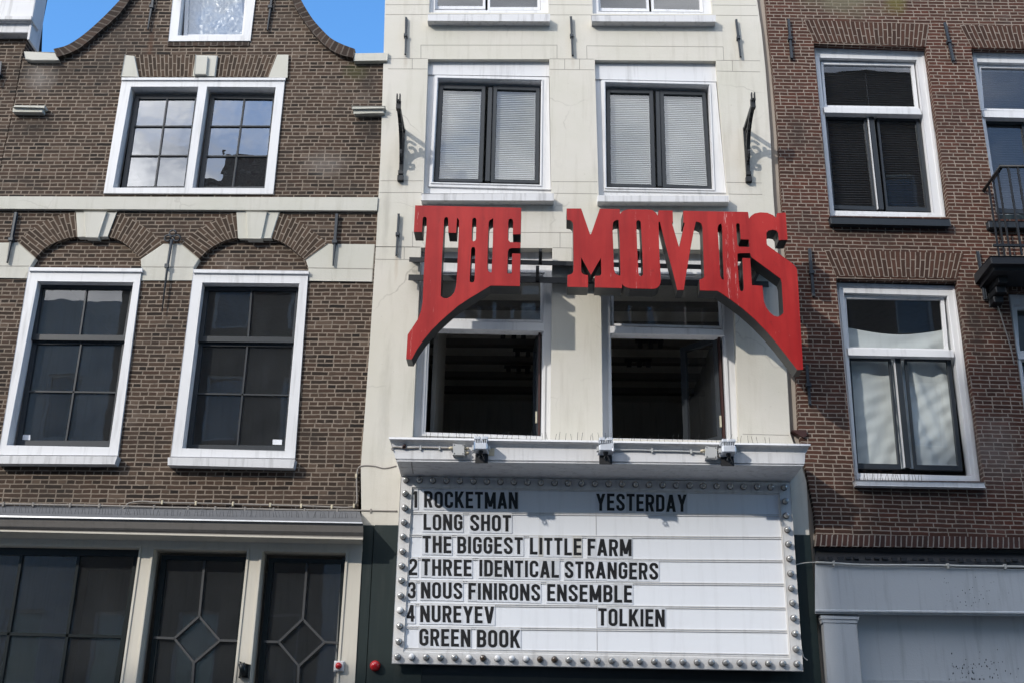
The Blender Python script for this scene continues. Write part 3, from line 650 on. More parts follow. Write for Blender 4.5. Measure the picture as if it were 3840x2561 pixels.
for tlx, trx, blx, brx, bars in (
    ((978,622),(1432,632),(895,1349),(1362,1349), (((1203,620),(1170,955)),((1170,955),(1292,1097)),((1292,1097),(1140,1227)),((1140,1227),(1025,1085)),((1025,1085),(1170,955)),((905,1080),(1025,1085)),((1292,1097),(1400,1100)),((1140,1227),(1131,1349)))),
    ((1608,638),(2005,648),(1545,1349),(1970,1349), (((1805,635),(1779,972)),((1779,972),(1908,1107)),((1908,1107),(1756,1247)),((1756,1247),(1638,1106)),((1638,1106),(1779,972)),((1555,1104),(1638,1106)),((1908,1107),(1990,1111)),((1756,1247),(1752,1349))))):
    d = sub_part('door', HL); Yd = .05
    q = lowq(cE, Yd, tlx, trx, blx, brx); q[2].y = q[3].y = .9
    mb = MB().ring(inset(q, -.06, -.05, -.05, -.85), q, Yd, Yd+.05); mb.build('door_leaf', M['dark_glossy'], d)
    mb = MB()
    for i, (a, b) in enumerate(bars):
        p, e = P(cE, Yd, a, b)
        if i == len(bars)-1: e = Vector((e.x + (e.x-p.x)/(e.y-p.y)*(.85-e.y), .85))
        mb.bar(p, e, .026, Yd-.002*i, Yd+.045)
    mb.build('glazing_bar', M['lead_bar'], d)
    g = MB(); g.face([g.v(p.x, Yd+.03, p.y) for p in inset(q, -.02)][::-1]); g.build('pane', M['g_shop'], d, recalc=False)
x0L, x1L = bLL[2].x, BND[4].x
party(HL, x0L, x1L, Zf(330, 700), roof=False)
rooms(HL, x0L, x1L, [Zf(1850, 700), Zf(800, 700), Zf(215, 700)])

# things on the gabled house's front
o = MB().box((0, 0, 0), (0.001, .001, .001))
o.bm.free()
q = pt(cE(1990, 1246), -.14)
t = thing('alarm_light', 'small square white alarm box with a round red lens on the beige door post', 'alarm light', (q.x, -.09, q.y))
hw = .052
MB().prism([Vector((q.x-hw, q.y-hw)), Vector((q.x+hw, q.y-hw)), Vector((q.x+hw, q.y+hw)), Vector((q.x-hw, q.y+hw))], -.135, -.089).build('housing', M['white'], t, bevel=.006)
MB().lathe([(.036, 0), (.036, .012), (.03, .028), (.015, .04), (0, .043)], (0, -1, 0), (q.x, -.135, q.y), 18).build('lens', M['red_lamp'], t)
qa = P(cE, -.15, (1408,1222),(1466,1238),(1460,1318),(1402,1312))
t = thing('door_box', 'black box with a slanting round tube on the post between two shop doors', 'door box', (qa[0].x, -.1, qa[0].y))
MB().prism(qa, -.14, -.089).build('housing', M['dark_glossy'], t, bevel=.01)
p, e = P(cE, -.18, (1422,1232), (1434,1305))
MB().tube([(p.x, -.20, p.y), (e.x, -.16, e.y)], .036, 14).build('tube', M['dark_glossy'], t)
p = pt(cE(2205, 1246), -.1)
t = thing('alarm_lamp', 'round glossy red alarm lamp on the dark green wall beside the film board', 'alarm lamp', (p.x, -.04, p.y))
MB().lathe([(.06, 0), (.06, .025)], (0, -1, 0), (p.x, -.061, p.y), 20).build('base', M['dark_glossy'], t)
MB().lathe([(.058, 0), (.058, .03), (.05, .06), (.03, .08), (0, .087)], (0, -1, 0), (p.x, -.084, p.y), 24).build('lens', M['red_lamp'], t)

# neighbour at the picture's edge
HN = thing('corner_house', 'brown brick house with a white stone cornice, cut off by the picture edge', 'house', (bLL[2].x - 2, 0, 0), 'houses along the street')
xe = bLL[2].x - 5
nb = [Vector((xe, 0)), Vector((bLL[2].x - .015, 0)), bLL[2] + Vector((-.015, 0)), bLL[1] + Vector((-.015, 0)), bLL[0] + Vector((-.02, 0)), pt(cA(165, 205), 0), Vector((xe, pt(cA(165, 205), 0).y))]
MB().prism(nb, .012, .3).build('wall', M['brick_l'], HN)
def slabl(name, px, y0, y1):
    q = P(cA, y0, *px); return MB().prism([Vector((xe, q[0].y)), q[0], q[1], Vector((xe, q[1].y))], y0, y1).build(name, M['white_old'], HN, bevel=.008)
slabl('gutter_board', ((186,130),(175,195)), -.12, .05)
slabl('cornice', ((188,93),(184,118)), -.2, .05); slabl('cornice', ((187,118),(184,133)), -.16, .05)
slabl('gutter_box', ((240,-330),(192,96)), -.13, .05)
q = P(cA, -.13, (262,-300),(206,4),(174,232),(182,236)); e = P(cA, .2, (210,300),)
mb = MB(); a, b = pt(cA(262,-330), -.13), pt(cA(172,234), -.13); cc = pt(cA(210,302), .18)
a2 = pt(cA(330,-330), .18)
mb.loft([((a.x-.03, -.131, a.y), (b.x-.03, -.131, b.y)), ((a.x, -.131, a.y), (b.x, -.131, b.y)), ((a.x, .18, a.y), (b.x, .18, b.y)), ((a.x-.03, .18, a.y), (b.x-.03, .18, b.y))]).build('gutter_side', M['white_old'], HN)
p, e = P(cA, .5, (243,140),(252,318)); MB().tube([(p.x, .5, p.y+.6), (p.x, .5, p.y), (e.x, .5, e.y-.3)], .02, 6).build('standing_pipe', M['iron'], HN)
anchor(HN, cA, 0, (6,370),(-6,505), .03, .01)
party(HN, xe, bLL[2].x - .03, Zf(150, 0))
# ================================================================== cream plastered cinema house
YW = -.03
bx = pt((2150, 1900), 0).x
HM = thing('cinema_house', 'narrow cream plastered house with a dark green ground floor and open windows', 'house', (bx, 0, 0), 'houses along the street')
RB = [pt(p, YW) for p in (cC(374,0), cC(400,180), cC(425,420), cC(452,780), cC(470,1150), cG(2143,880), cG(2162,1225), cJ(50,0), cJ(72,418))]
XB0, XB1 = BND[5].x, RB[-1].x
dtop = 15.2
wallM = [Vector((XB0, 0)), Vector((XB1, 0)), RB[-1]] + RB[:-1][::-1] + [Vector((RB[0].x - .01, dtop)), Vector((pt((1446, 0), YW).x, dtop))] + [pt(p, YW) for p in ((1444,0),(1439,188),(1428,560),(1410,920),(1386,1300),(1353,1750),(1356,1968))]
oWa, oWb = ((435,-690),(1092,-690),(1108,78),(406,76)), ((1345,-690),(2010,-690),(2071,85),(1368,83))
oWc, oWd = ((400,350),(1112,350),(1125,1140),(372,1140)), ((1380,355),(2092,360),(2160,1150),(1403,1150))
oWe, oWf = ((247,262),(928,265),(918,1255),(203,1242)), ((1177,268),(1862,275),(1900,1262),(1190,1250))
hm = [P(cB, YW, *q) for q in (oWa, oWb, oWc, oWd)] + [P(cG, YW, *q) for q in (oWe, oWf)]
ent = [Vector((XB0 + .75, 0)), Vector((XB1 - .55, 0)), Vector((XB1 - .55, 2.9)), Vector((XB0 + .75, 2.9))]
MB().prism([wallM] + hm + [ent], YW, .3).build('wall', M['plaster'], HM)
party(HM, pt((1440, 100), 0).x + .02, RB[0].x - .03, dtop - .1)
rooms(HM, pt((1390, 1300), 0).x + .05, RB[-2].x - .05, [Zf(1690, 2100), Zf(838, 2100), Zf(105, 2100)], 6.8, 'room_light')
# incised lines in the plaster
def jl(c, *segs):
    for x0, y0, x1, y1 in segs:
        p, q = P(c, YW, (x0, y0), (x1, y1)); MB().bar(p, q, .007, YW - .0015, YW + .01).build('plaster_groove', M['joint'], HM)
jl(cB, (150,30,408,30),(1110,30,1362,32),(2072,32,2330,34),(150,88,396,88),(1117,90,1360,90),(2092,92,2338,94),
   (358,268,1158,268),(358,268,358,345),(1158,268,1158,345),(1332,272,2134,278),(1332,272,1334,348),(2134,278,2138,355),
   (160,347,398,347),(1113,348,1378,350),(2094,357,2352,360),(165,407,396,408),(1114,410,1378,413),(2096,420,2352,425),
   (307,349,307,407),(1203,350,1203,410),(1290,350,1290,411),(2188,358,2190,422),
   (120,1065,372,1065),(1127,1070,1396,1071),(2153,1074,2362,1078),(115,1134,362,1134),(1140,1138,1395,1142),(2168,1143,2364,1146))
jl(cG, (200,183,968,185),(203,183,203,258),(968,185,968,262),(968,185,2090,195),(8,258,245,260),(8,323,245,325),(160,259,160,324),(930,263,1030,265),(1030,264,1030,330),
   (1920,272,2100,275),(1915,1226,2155,1232),(8,258,245,260))
# windows, second floor and the one above
for o, inn, ga, gb in ((oWa, ((452,-660),(1052,-660),(1062,62),(441,60)), ((470,-630),(730,-630),(722,38),(455,38)), ((772,-630),(1035,-630),(1042,44),(765,44))),
                       (oWb, ((1385,-660),(1975,-660),(2016,74),(1405,70)), ((1395,-630),(1650,-630),(1684,52),(1413,50)), ((1695,-630),(1955,-630),(1998,60),(1728,55)))):
    wn = sub_part('window', HM)
    MB().ring(inset(P(cB, .03, *o), -.03), P(cB, .03, *inn), .03, .2).build('frame', M['white'], wn, bevel=.006)
    sash(wn, cB, .08, ga, .04, .04, .035, .05, M['g_blind'], M['white']); sash(wn, cB, .083, gb, .035, .04, .04, .05, M['g_blind'], M['white'])
slab(HM, 'sill', cB, -.14, .05, ((400,86),(1116,86),(1116,126),(398,125)), M['white_old']); slab(HM, 'sill', cB, -.14, .05, ((1362,92),(2090,93),(2090,131),(1363,128)), M['white_old'])
for o, ro, ri, d, ga, gb, hd, sl, st in (
    (oWc, ((438,443),(1111,455),(1123,1117),(403,1098)), ((460,465),(1065,478),(1057,1088),(427,1073)), 0, ((489,522),(714,527),(696,1054),(463,1051)), ((806,528),(1034,535),(1027,1062),(791,1056)),
     ((398,366),(1116,366),(1116,452),(398,441)), ((362,1141),(1138,1141),(1138,1182),(362,1180)), (722,800,497,1078)),
    (oWd, ((1419,471),(2091,486),(2152,1137),(1434,1125)), ((1443,490),(2050,505),(2075,1115),(1450,1103)), 0, ((1471,547),(1700,551),(1714,1086),(1475,1080)), ((1786,556),(2011,562),(2044,1096),(1802,1086)),
     ((1376,376),(2096,376),(2100,483),(1376,468)), ((1396,1149),(2168,1151),(2168,1191),(1396,1188)), (1700,1790,500,1110))):
    wn = sub_part('window', HM); Yb = .055
    MB().ring(inset(P(cB, Yb, *o), -.03), P(cB, Yb, *ro), Yb, .2).build('surround', M['white'], wn, bevel=.005)
    slab(wn, 'head_board', cB, Yb-.016, Yb+.05, hd, M['white'])
    ringp(wn, 'frame', cB, Yb-.02, .2, ro, ri, M['white'])
    MB().ring(inset(P(cB, Yb-.02, *ri), -.022), inset(P(cB, Yb-.02, *ri), -.008), Yb-.034, Yb-.01).build('moulding', M['white'], wn, bevel=.003)
    sash(wn, cB, .115, ga, .05, .055, .052, .045, M['g_blind'], M['dark'])
    sash(wn, cB, .118, gb, .052, .055, .05, .045, M['g_blind'], M['dark'])
    a, b = pt(cB((ga[1][0]+gb[0][0])/2+6, ga[1][1]-12), .10), pt(cB((ga[2][0]+gb[3][0])/2+4, ga[2][1]+10), .10)
    MB().bar(a, b, .055, .10, .15).build('meeting_stile', M['dark'], wn, bevel=.004)
    slab(wn, 'sill', cB, -.15, .06, sl, M['white_old'], .006)
    for gq in (ga, gb):   # a lowered slatted blind just behind the glass
        q = P(cB, .175, *gq); q = inset(q, -.06, -.03, -.06, -.03); H = (q[0]-q[3]).length; nn = int(H/.028); mb = MB()
        for i in range(nn):
            a0, a1 = bil(q, 0, i/nn), bil(q, 1, i/nn); b0, b1 = bil(q, 0, (i+.93)/nn), bil(q, 1, (i+.93)/nn)
            mb.face([mb.v(a0.x, .187, a0.y), mb.v(b0.x, .170, b0.y), mb.v(b1.x, .170, b1.y), mb.v(a1.x, .187, a1.y)])
        c0, c1 = bil(q, .88, 0), bil(q, .88, 1); mb.bar(c0, c1, .006, .163, .166)
        t = mb.build('window_blind', M['blind'], recalc=False, base=(q[0].x, .2, q[0].y))
        which = ('first' if gq is ga else 'second') + ' pane of the window above the word ' + ('THE' if o is oWc else 'MOVIES')
        tag(t, 'lowered pale slatted blind behind the ' + which, 'blind', 'lowered blinds in the cream house')
# first floor, open windows
for k, (o, inn, tr, ug) in enumerate(((oWe, ((303,402),(880,402),(868,1236),(266,1218)), ((285,638),(885,650),(884,693),(282,680)), ((318,425),(866,428),(866,636),(306,628))),
                      (oWf, ((1228,405),(1796,412),(1832,1258),(1240,1246)), ((1226,668),(1815,685),(1820,717),(1226,705)), ((1246,428),(1782,432),(1798,668),(1248,655))))):
    wn = sub_part('window', HM); Yb = .10
    MB().ring(inset(P(cG, Yb, *o), -.03, -.03, -.03, 0), P(cG, Yb, *inn), Yb, .24).build('frame', M['white'], wn, bevel=.006)
    q = P(cG, Yb, *inn)
    MB().ring(inset(q, -.045), inset(q, -.02), Yb-.02, Yb+.01).build('moulding', M['white'], wn, bevel=.004)
    slab(wn, 'transom', cG, Yb-.035, .22, tr, M['white'])
    sash(wn, cG, .15, ug, .03, .04, .03, .03, M['g_dark'], M['white'])
    # leaf swung into the room
    x1 = q[2].x - .02; z0 = q[2].y + .02; z1 = pt(cG(tr[2][0], tr[2][1]), .2).y; Wl = .60
    mb = MB(); qq = [Vector((-Wl, z1)), Vector((0, z1)), Vector((0, z0)), Vector((-Wl, z0))]
    mb.ring(qq, inset(qq, .075), -.022, .022)
    g = MB(); g.face([g.v(p.x, 0, p.y) for p in inset(qq, .06)][::-1])
    if k == 0: ang = R(84)
    else: ang = R(48)
    for m_ in (mb, g):
        for v in m_.bm.verts:
            x, y = v.co.x, v.co.y; v.co.x = x1 + x*math.cos(ang) + y*math.sin(ang); v.co.y = .2 - x*math.sin(ang) + y*math.cos(ang)
    lf = mb.build('casement', M['dark'], wn, bevel=.004); g.build('casement_pane', M['g_blind'], wn, recalc=False)
    mb = MB(); zz = z0 + .25
    mb.prism([Vector((x1-.012, z0)), Vector((x1+.01, z0)), Vector((x1+.01, z1)), Vector((x1-.016, z1))], .12, .2); mb.build('jamb_edge', M['wood_red'], wn)
    MB().box((x1-.035, .13, z0+.22), (.02, .03, .14)).build('hinge', M['gold'], wn)
# ceiling beams of the open room
zc = Zf(838, 2100) - .11
for i in range(6): MB().box(((XB0+XB1)/2, 2.3+.75*i, zc-.05), (XB1-XB0-.5, .14, .10)).build('ceiling_beam', M['beam'], HM)
for i, (fx, fy) in enumerate(((.32, 2.75), (.36, 3.5), (.33, 4.25), (.72, 3.1), (.7, 3.9))):
    x_ = XB0 + (XB1-XB0)*fx; mb = MB(); mb.box((x_, fy, zc-.27), (.42, .05, .04)); 
    for d_ in (-.14, .02, .16): mb.box((x_+d_, fy, zc-.33), (.07, .07, .09))
    mb.build('ceiling_lamp', M['lead'], HM)
MB().box((pt(cG(330,900), .9).x, 1.2, 6.6), (.05, 1.3, 2.4)).build('room_partition', M['interior'], HM)
# anchors, ground floor, corner strip
for c, a, b in ((cB,(272,108),(267,326)),(cB,(1239,106),(1250,332)),(cB,(2210,122),(2236,340)),(cB,(228,1264),(214,1505))): anchor(HM, c, YW, a, b, .026, .011, .5)
a, b = P(cE, -.06, (2128,418),(2336,415)); zt = a.y
MB().prism([Vector((XB0-.0, 0)), Vector((pt(cE(2195,700), -.06).x, 0)), Vector((pt(cE(2200,420), -.06).x, zt)), Vector((a.x+.005, zt))], -.062, .0).build('green_panel', M['green'], HM, bevel=.006)
MB().prism([Vector((pt(cE(2195,700), -.06).x+.004, 0)), Vector((XB0+.76, 0)), Vector((XB0+.76, zt)), Vector((pt(cE(2200,420), -.06).x+.004, zt))], -.075, .0).build('green_panel', M['green'], HM, bevel=.006)
c_, d_ = P(cJ, -.06, (-60,416),(76,420))
MB().prism([Vector((XB1-.56, 0)), Vector((XB1+.0, 0)), Vector((XB1+.0, d_.y)), Vector((XB1-.56, d_.y))], -.065, .0).build('green_panel', M['green'], HM, bevel=.006)
MB().prism([Vector((XB0+.75, 2.55)), Vector((XB1-.55, 2.55)), Vector((XB1-.55, 3.0)), Vector((XB0+.75, 3.0))], -.07, .0).build('entrance_head', M['dark_glossy'], HM)
MB().prism([Vector((XB0+.75, 0)), Vector((XB1-.55, 0)), Vector((XB1-.55, 2.6)), Vector((XB0+.75, 2.6))], .9, 1.0).build('entrance_wall', M['dark_glossy'], HM)
ST = [pt(p, .03) for p in (cC(374,0), cC(400,180), cC(425,420), cC(452,780), cC(470,1150), cG(2143,880), cG(2162,1225), cJ(50,0), cJ(76,418))]
SR = [pt(p, .03) for p in (cC(424,0), cC(440,180), cC(466,420), cC(497,780), cC(516,1150), cG(2192,880), cG(2206,1205), cJ(112,0), cJ(135,418))]
MB().prism([Vector((ST[0].x-.1, dtop))] + [p + Vector((-.06, 0)) for p in ST] + [Vector((ST[-1].x-.06, 0)), Vector((SR[-1].x+.1, 0))] + [p + Vector((.1, 0)) for p in SR[::-1]] + [Vector((SR[0].x+.1, dtop))], .03, .2).build('corner_strip', M['strip'], HM)
q = P(cG, -.04, (2165,1212),(2240,1210),(2245,1240),(2225,1250)); MB().prism(q, -.09, .02).build('strip_foot', M['wood_red'], HM)

# scroll brackets for a hoist rail
def bracket(xa, arm_px, foot_px, Lr, label):
    aw, fw = pt(arm_px, YW), pt(foot_px, YW); X = (aw.x + fw.x)/2; za, zf = aw.y, fw.y
    t = thing('wall_bracket', label, 'wall bracket', (X, YW, za), 'scrolled iron brackets on the cream house')
    H = za - zf
    mb = MB()   # built in the plane across the wall: u out of the wall, z up
    def plate(pts, w):
        vs0 = [mb.v(X - w/2, YW - u, z) for u, z in pts]; vs1 = [mb.v(X + w/2, YW - u, z) for u, z in pts]
        for i in range(len(pts)-1):
            mb.tube([(X, YW - pts[i][0], pts[i][1]), (X, YW - pts[i+1][0], pts[i+1][1])], w/2, 6)
        for v in vs0 + vs1: mb.bm.verts.remove(v)
    def bars(pts, w, h):
        for (u0, z0), (u1, z1) in zip(pts, pts[1:]):
            d = Vector((u1-u0, z1-z0)).normalized(); n = Vector((-d.y, d.x))*h/2
            q = [(u0+n.x, z0+n.y), (u1+n.x, z1+n.y), (u1-n.x, z1-n.y), (u0-n.x, z0-n.y)]
            A_ = [mb.v(X-w/2, YW-u, z) for u, z in q]; B_ = [mb.v(X+w/2, YW-u, z) for u, z in q]
            mb.face(A_); mb.face(B_[::-1])
            for i in range(4): mb.face([A_[i], A_[(i+1)%4], B_[(i+1)%4], B_[i]])
    bars([(.0, za+.02), (.0, zf-.03)], .05, .05)
    mb.build('wall_plate', M['iron'], t)
    mb = MB(); bars([(-.02, za), (Lr, za)], .04, .045); bars([(Lr-.02, za-.06), (Lr-.02, za+.075)], .055, .06)
    for s in (-1, 1):
        mb.box((X+s*.018, YW-Lr-.02, za+.08), (.014, .05, .11))
    mb.build('arm', M['iron'], t)
    mb = MB(); cur = []
    for i in range(15):
        a = i/14*math.pi/2; cur.append((Lr*.96*(1-math.cos(a))+.02, zf + .02 + (H-.05)*math.sin(a)))
    bars(cur, .045, .05); mb.build('brace', M['iron'], t)
    mb = MB()
    def scroll(cu, cz, r, turns, s0, sgn=1):
        pts = []
        for i in range(20):
            f = i/19; a = s0 + sgn*turns*6.283*f; rr = r*(1-.75*f); pts.append((cu + rr*math.cos(a), cz + rr*math.sin(a)))
        bars(pts, .028, .026)
    scroll(Lr*.22, za-H*.28, H*.17, 1.3, 1.2); scroll(Lr*.52, za-H*.16, H*.10, 1.2, 2.6); scroll(Lr*.15, za-H*.60, H*.11, 1.2, .6, -1); scroll(Lr*.75, za-H*.08, H*.05, 1.1, 2.8)
    bars([(.02, za-H*.45), (Lr*.2, za-H*.42), (Lr*.42, za-H*.27)], .028, .022); bars([(.02, za-H*.78), (Lr*.12, za-H*.72)], .028, .022)
    mb.build('scroll', M['iron'], t)
    mb = MB(); mb.box((X, YW-.03, zf-.015), (.075, .07, .07)); mb.box((X, YW-.045, zf+.06), (.06, .06, .05)); mb.build('foot', M['iron'], t)
bracket(0, (1515, 492), (1501, 672), .62, 'scrolled black iron bracket beside the cream house window above THE')
bracket(0, (2787, 488), (2812, 676), .62, 'scrolled black iron bracket at the corner next to the red brick house')

# ================================================================== the red lettering
pS = lambda c, pts: [pt(c(x, y), SY) for x, y in pts]
p0 = pt((2250, 1000), SY)
SG = thing('cinema_sign', 'big red cut out lettering reading THE MOVIES on two black rails', 'sign', (p0.x, SY, p0.y))
THE = pS(k1, ((183,75),(1128,96),(1122,332),(1053,333),(1055,215),(1047,198),(1033,193),(1018,200),(1013,220),(1010,360),(1014,385),(1030,403),(1122,405),(1120,455),(1040,455),(1020,462),(1009,485),(1003,680),(1042,682),(1047,503),(1120,505),
    (1115,793),(862,788),(850,790),(760,845),(660,905),(560,972),(480,1040),(400,1112),(330,1182),(260,1265),(200,1350),(152,1440),(102,1438),(115,1225),(205,1090),(235,1010),(249,930),(257,720),(270,480),(284,290),(285,192),(279,180),(266,176),(254,182),(250,195),(243,312),(170,310)))
THEh = [pS(k1, h) for h in (
    ((440,202),(446,185),(458,178),(471,182),(477,195),(478,318),(547,320),(556,187),(563,190),(574,210),(568,380),(560,560),(552,740),(545,800),(530,850),(502,884),(467,902),(435,900),(410,882),(415,700),(424,500),(434,350)),
    ((692,202),(698,188),(708,185),(722,190),(728,204),(724,370),(718,388),(703,395),(690,388),(687,372),(688,300)),
    ((682,462),(688,449),(700,445),(712,449),(718,466),(712,735),(705,755),(688,762),(673,757),(668,742),(675,600)),
    ((838,228),(848,206),(878,190),(875,400),(868,560),(863,672),(850,672),(834,660),(826,632),(830,450)))]
MOV = pS(k2, ((175,170),(390,170),(520,548),(535,548),(663,175),(957,178),(961,250),(985,222),(1020,198),(1075,182),(1390,187),(1440,197),(1490,235),(1518,280),(1527,197),(1735,199),(1740,375),(1722,373),(1830,745),(1912,378),(1893,378),(1890,204)))
MOV += pS(k3, ((703,130),(712,187),(728,165),(760,143),(810,133),(870,137),(920,158),(945,180),(955,140),(1028,135),(1045,370),(970,372),(965,310),(950,290),(915,283),(880,290),(862,312),(865,400),(872,418),(1090,577),(1115,605),(1128,630),(1140,820),(1180,1486),(1130,1488),(1050,1385),(960,1270),(870,1165),(770,1062),(660,965),(560,890),(470,828),(438,810),(288,806),(283,715),(310,705),(325,690),(318,500),(310,260),(300,230),(275,216),(253,213),(235,290),(200,480),(165,690),(148,803),(92,803)))
MOV += pS(k2, ((1740,1110),(1640,740),(1548,366),(1527,366),(1535,700),(1545,950),(1561,1200),(1558,1250),(1540,1300),(1505,1335),(1450,1348),(1110,1340),(1050,1325),(1010,1302),(990,1278),(988,1338),(590,1325),(590,1160),(655,1158),(678,1145),(687,1120),(680,895),(533,1145),(390,885),(390,1085),(402,1118),(430,1140),(490,1150),(490,1325),(185,1318),(188,1150),(240,1135),(262,1118),(276,1085),(278,1000),(272,400),(262,370),(235,345),(180,335)))
MOVh = [pS(k2, ((855,395),(868,362),(895,343),(938,338),(955,600),(968,1155),(925,1148),(890,1122),(872,1060),(862,750),(852,500))),
        pS(k2, ((1200,372),(1208,350),(1225,342),(1250,347),(1265,367),(1285,700),(1300,1128),(1290,1155),(1265,1165),(1242,1152),(1232,1110),(1215,800))),
        pS(k3, ((440,268),(450,240),(472,228),(480,260),(485,500),(495,718),(476,708),(462,680),(455,500))),
        pS(k3, ((600,242),(606,230),(618,226),(631,234),(640,366),(710,368),(716,432),(628,430),(612,412))),
        pS(k3, ((612,490),(640,485),(720,485),(735,522),(985,705),(995,740),(1011,1000),(985,1024),(960,1034),(925,1025),(890,995),(860,955),(840,900),(828,768),(738,762),(722,530),(655,527),(660,640),(667,785),(662,808),(648,816),(634,806),(628,780),(615,600)))]
for outl, hl in ((THE, THEh), (MOV, MOVh)):
    b_ = MB().prism([outl] + hl, SY + .012, SY + SD, back=True).build('lettering', M['return'], SG)
    MB().prism([[p for p in outl]] + hl, SY, SY + .0115, back=False).build('letter_face', M['red'], b_)
def rail(a, b, h, nm):
    Yr = -.15; p, q = pt(cG(*a), Yr), pt(cG(*b), Yr); mb = MB()
    n = Vector((0, h/2)); mb.prism([p + n, q + n, q - n, p - n], Yr, Yr + .012); mb.prism([p + n, q + n, q + n*.8, p + n*.8 + Vector((.04, 0))], Yr + .0125, YW - .002)
    mb.build(nm, M['iron'], SG)
    for t_ in (.075, .2, .36, .5, .62, .74, .86, .955):
        c = lerp(p, q, t_); MB().box((c.x, (Yr + SY + SD)/2, c.y), (.04, Yr - SY - SD - .002, h*.6)).build('stand_off', M['iron'], SG)
rail((186,323), (2085,372), .06, 'rail'); rail((182,416), (2050,452), .075, 'rail')

# ================================================================== the film board with its cornice
MY = -.20
p0 = pt(cI(1190, 1200), MY)
MQ = thing('film_board', 'white film listing board framed by round bulbs over the cinema entrance', 'film board', (p0.x, MY, p0.y))
outr = ((207,249),(2165,279),(2231,1231),(160,1192)); innr = ((262,304),(2114,334),(2168,1166),(219,1131))
MB().prism(P(cI, MY+.03, (225,270),(2150,295),(2210,1215),(175,1180)), MY + .03, YW - .001).build('box', M['lamp_board'], MQ)
MB().ring(P(cI, MY, *outr), P(cI, MY, *innr), MY - .015, MY + .031).build('lamp_frame', M['lamp_board'], MQ, bevel=.005)
MB().prism(P(cI, MY, *innr), MY + .012, MY + .03).build('panel', M['panel'], MQ)
mb = MB()
q = P(cI, MY, *innr); mb.ring(inset(q, -.004), inset(q, .014), MY - .006, MY + .02); mb.build('inner_lip', M['lamp_board'], MQ)
mb = MB()
for yl, yr in ((427,440),(541,553),(656,670),(771,788),(887,908),(1003,1024),(1112,1146)):
    xl = 258 - (yl-310)*.047; xr = 2118 + (yr-335)*.06
    for d in (0, 9):
        p, e = P(cI, MY, (xl, yl+d), (xr, yr+d)); mb.bar(p, e, .009, MY + .002, MY + .014)
mb.build('letter_rail', M['lamp_board'], MQ)
p, e = P(cI, MY, (1188,325), (1195,1150)); MB().bar(p, e, .005, MY + .009, MY + .014).build('panel_seam', M['seam'], MQ)

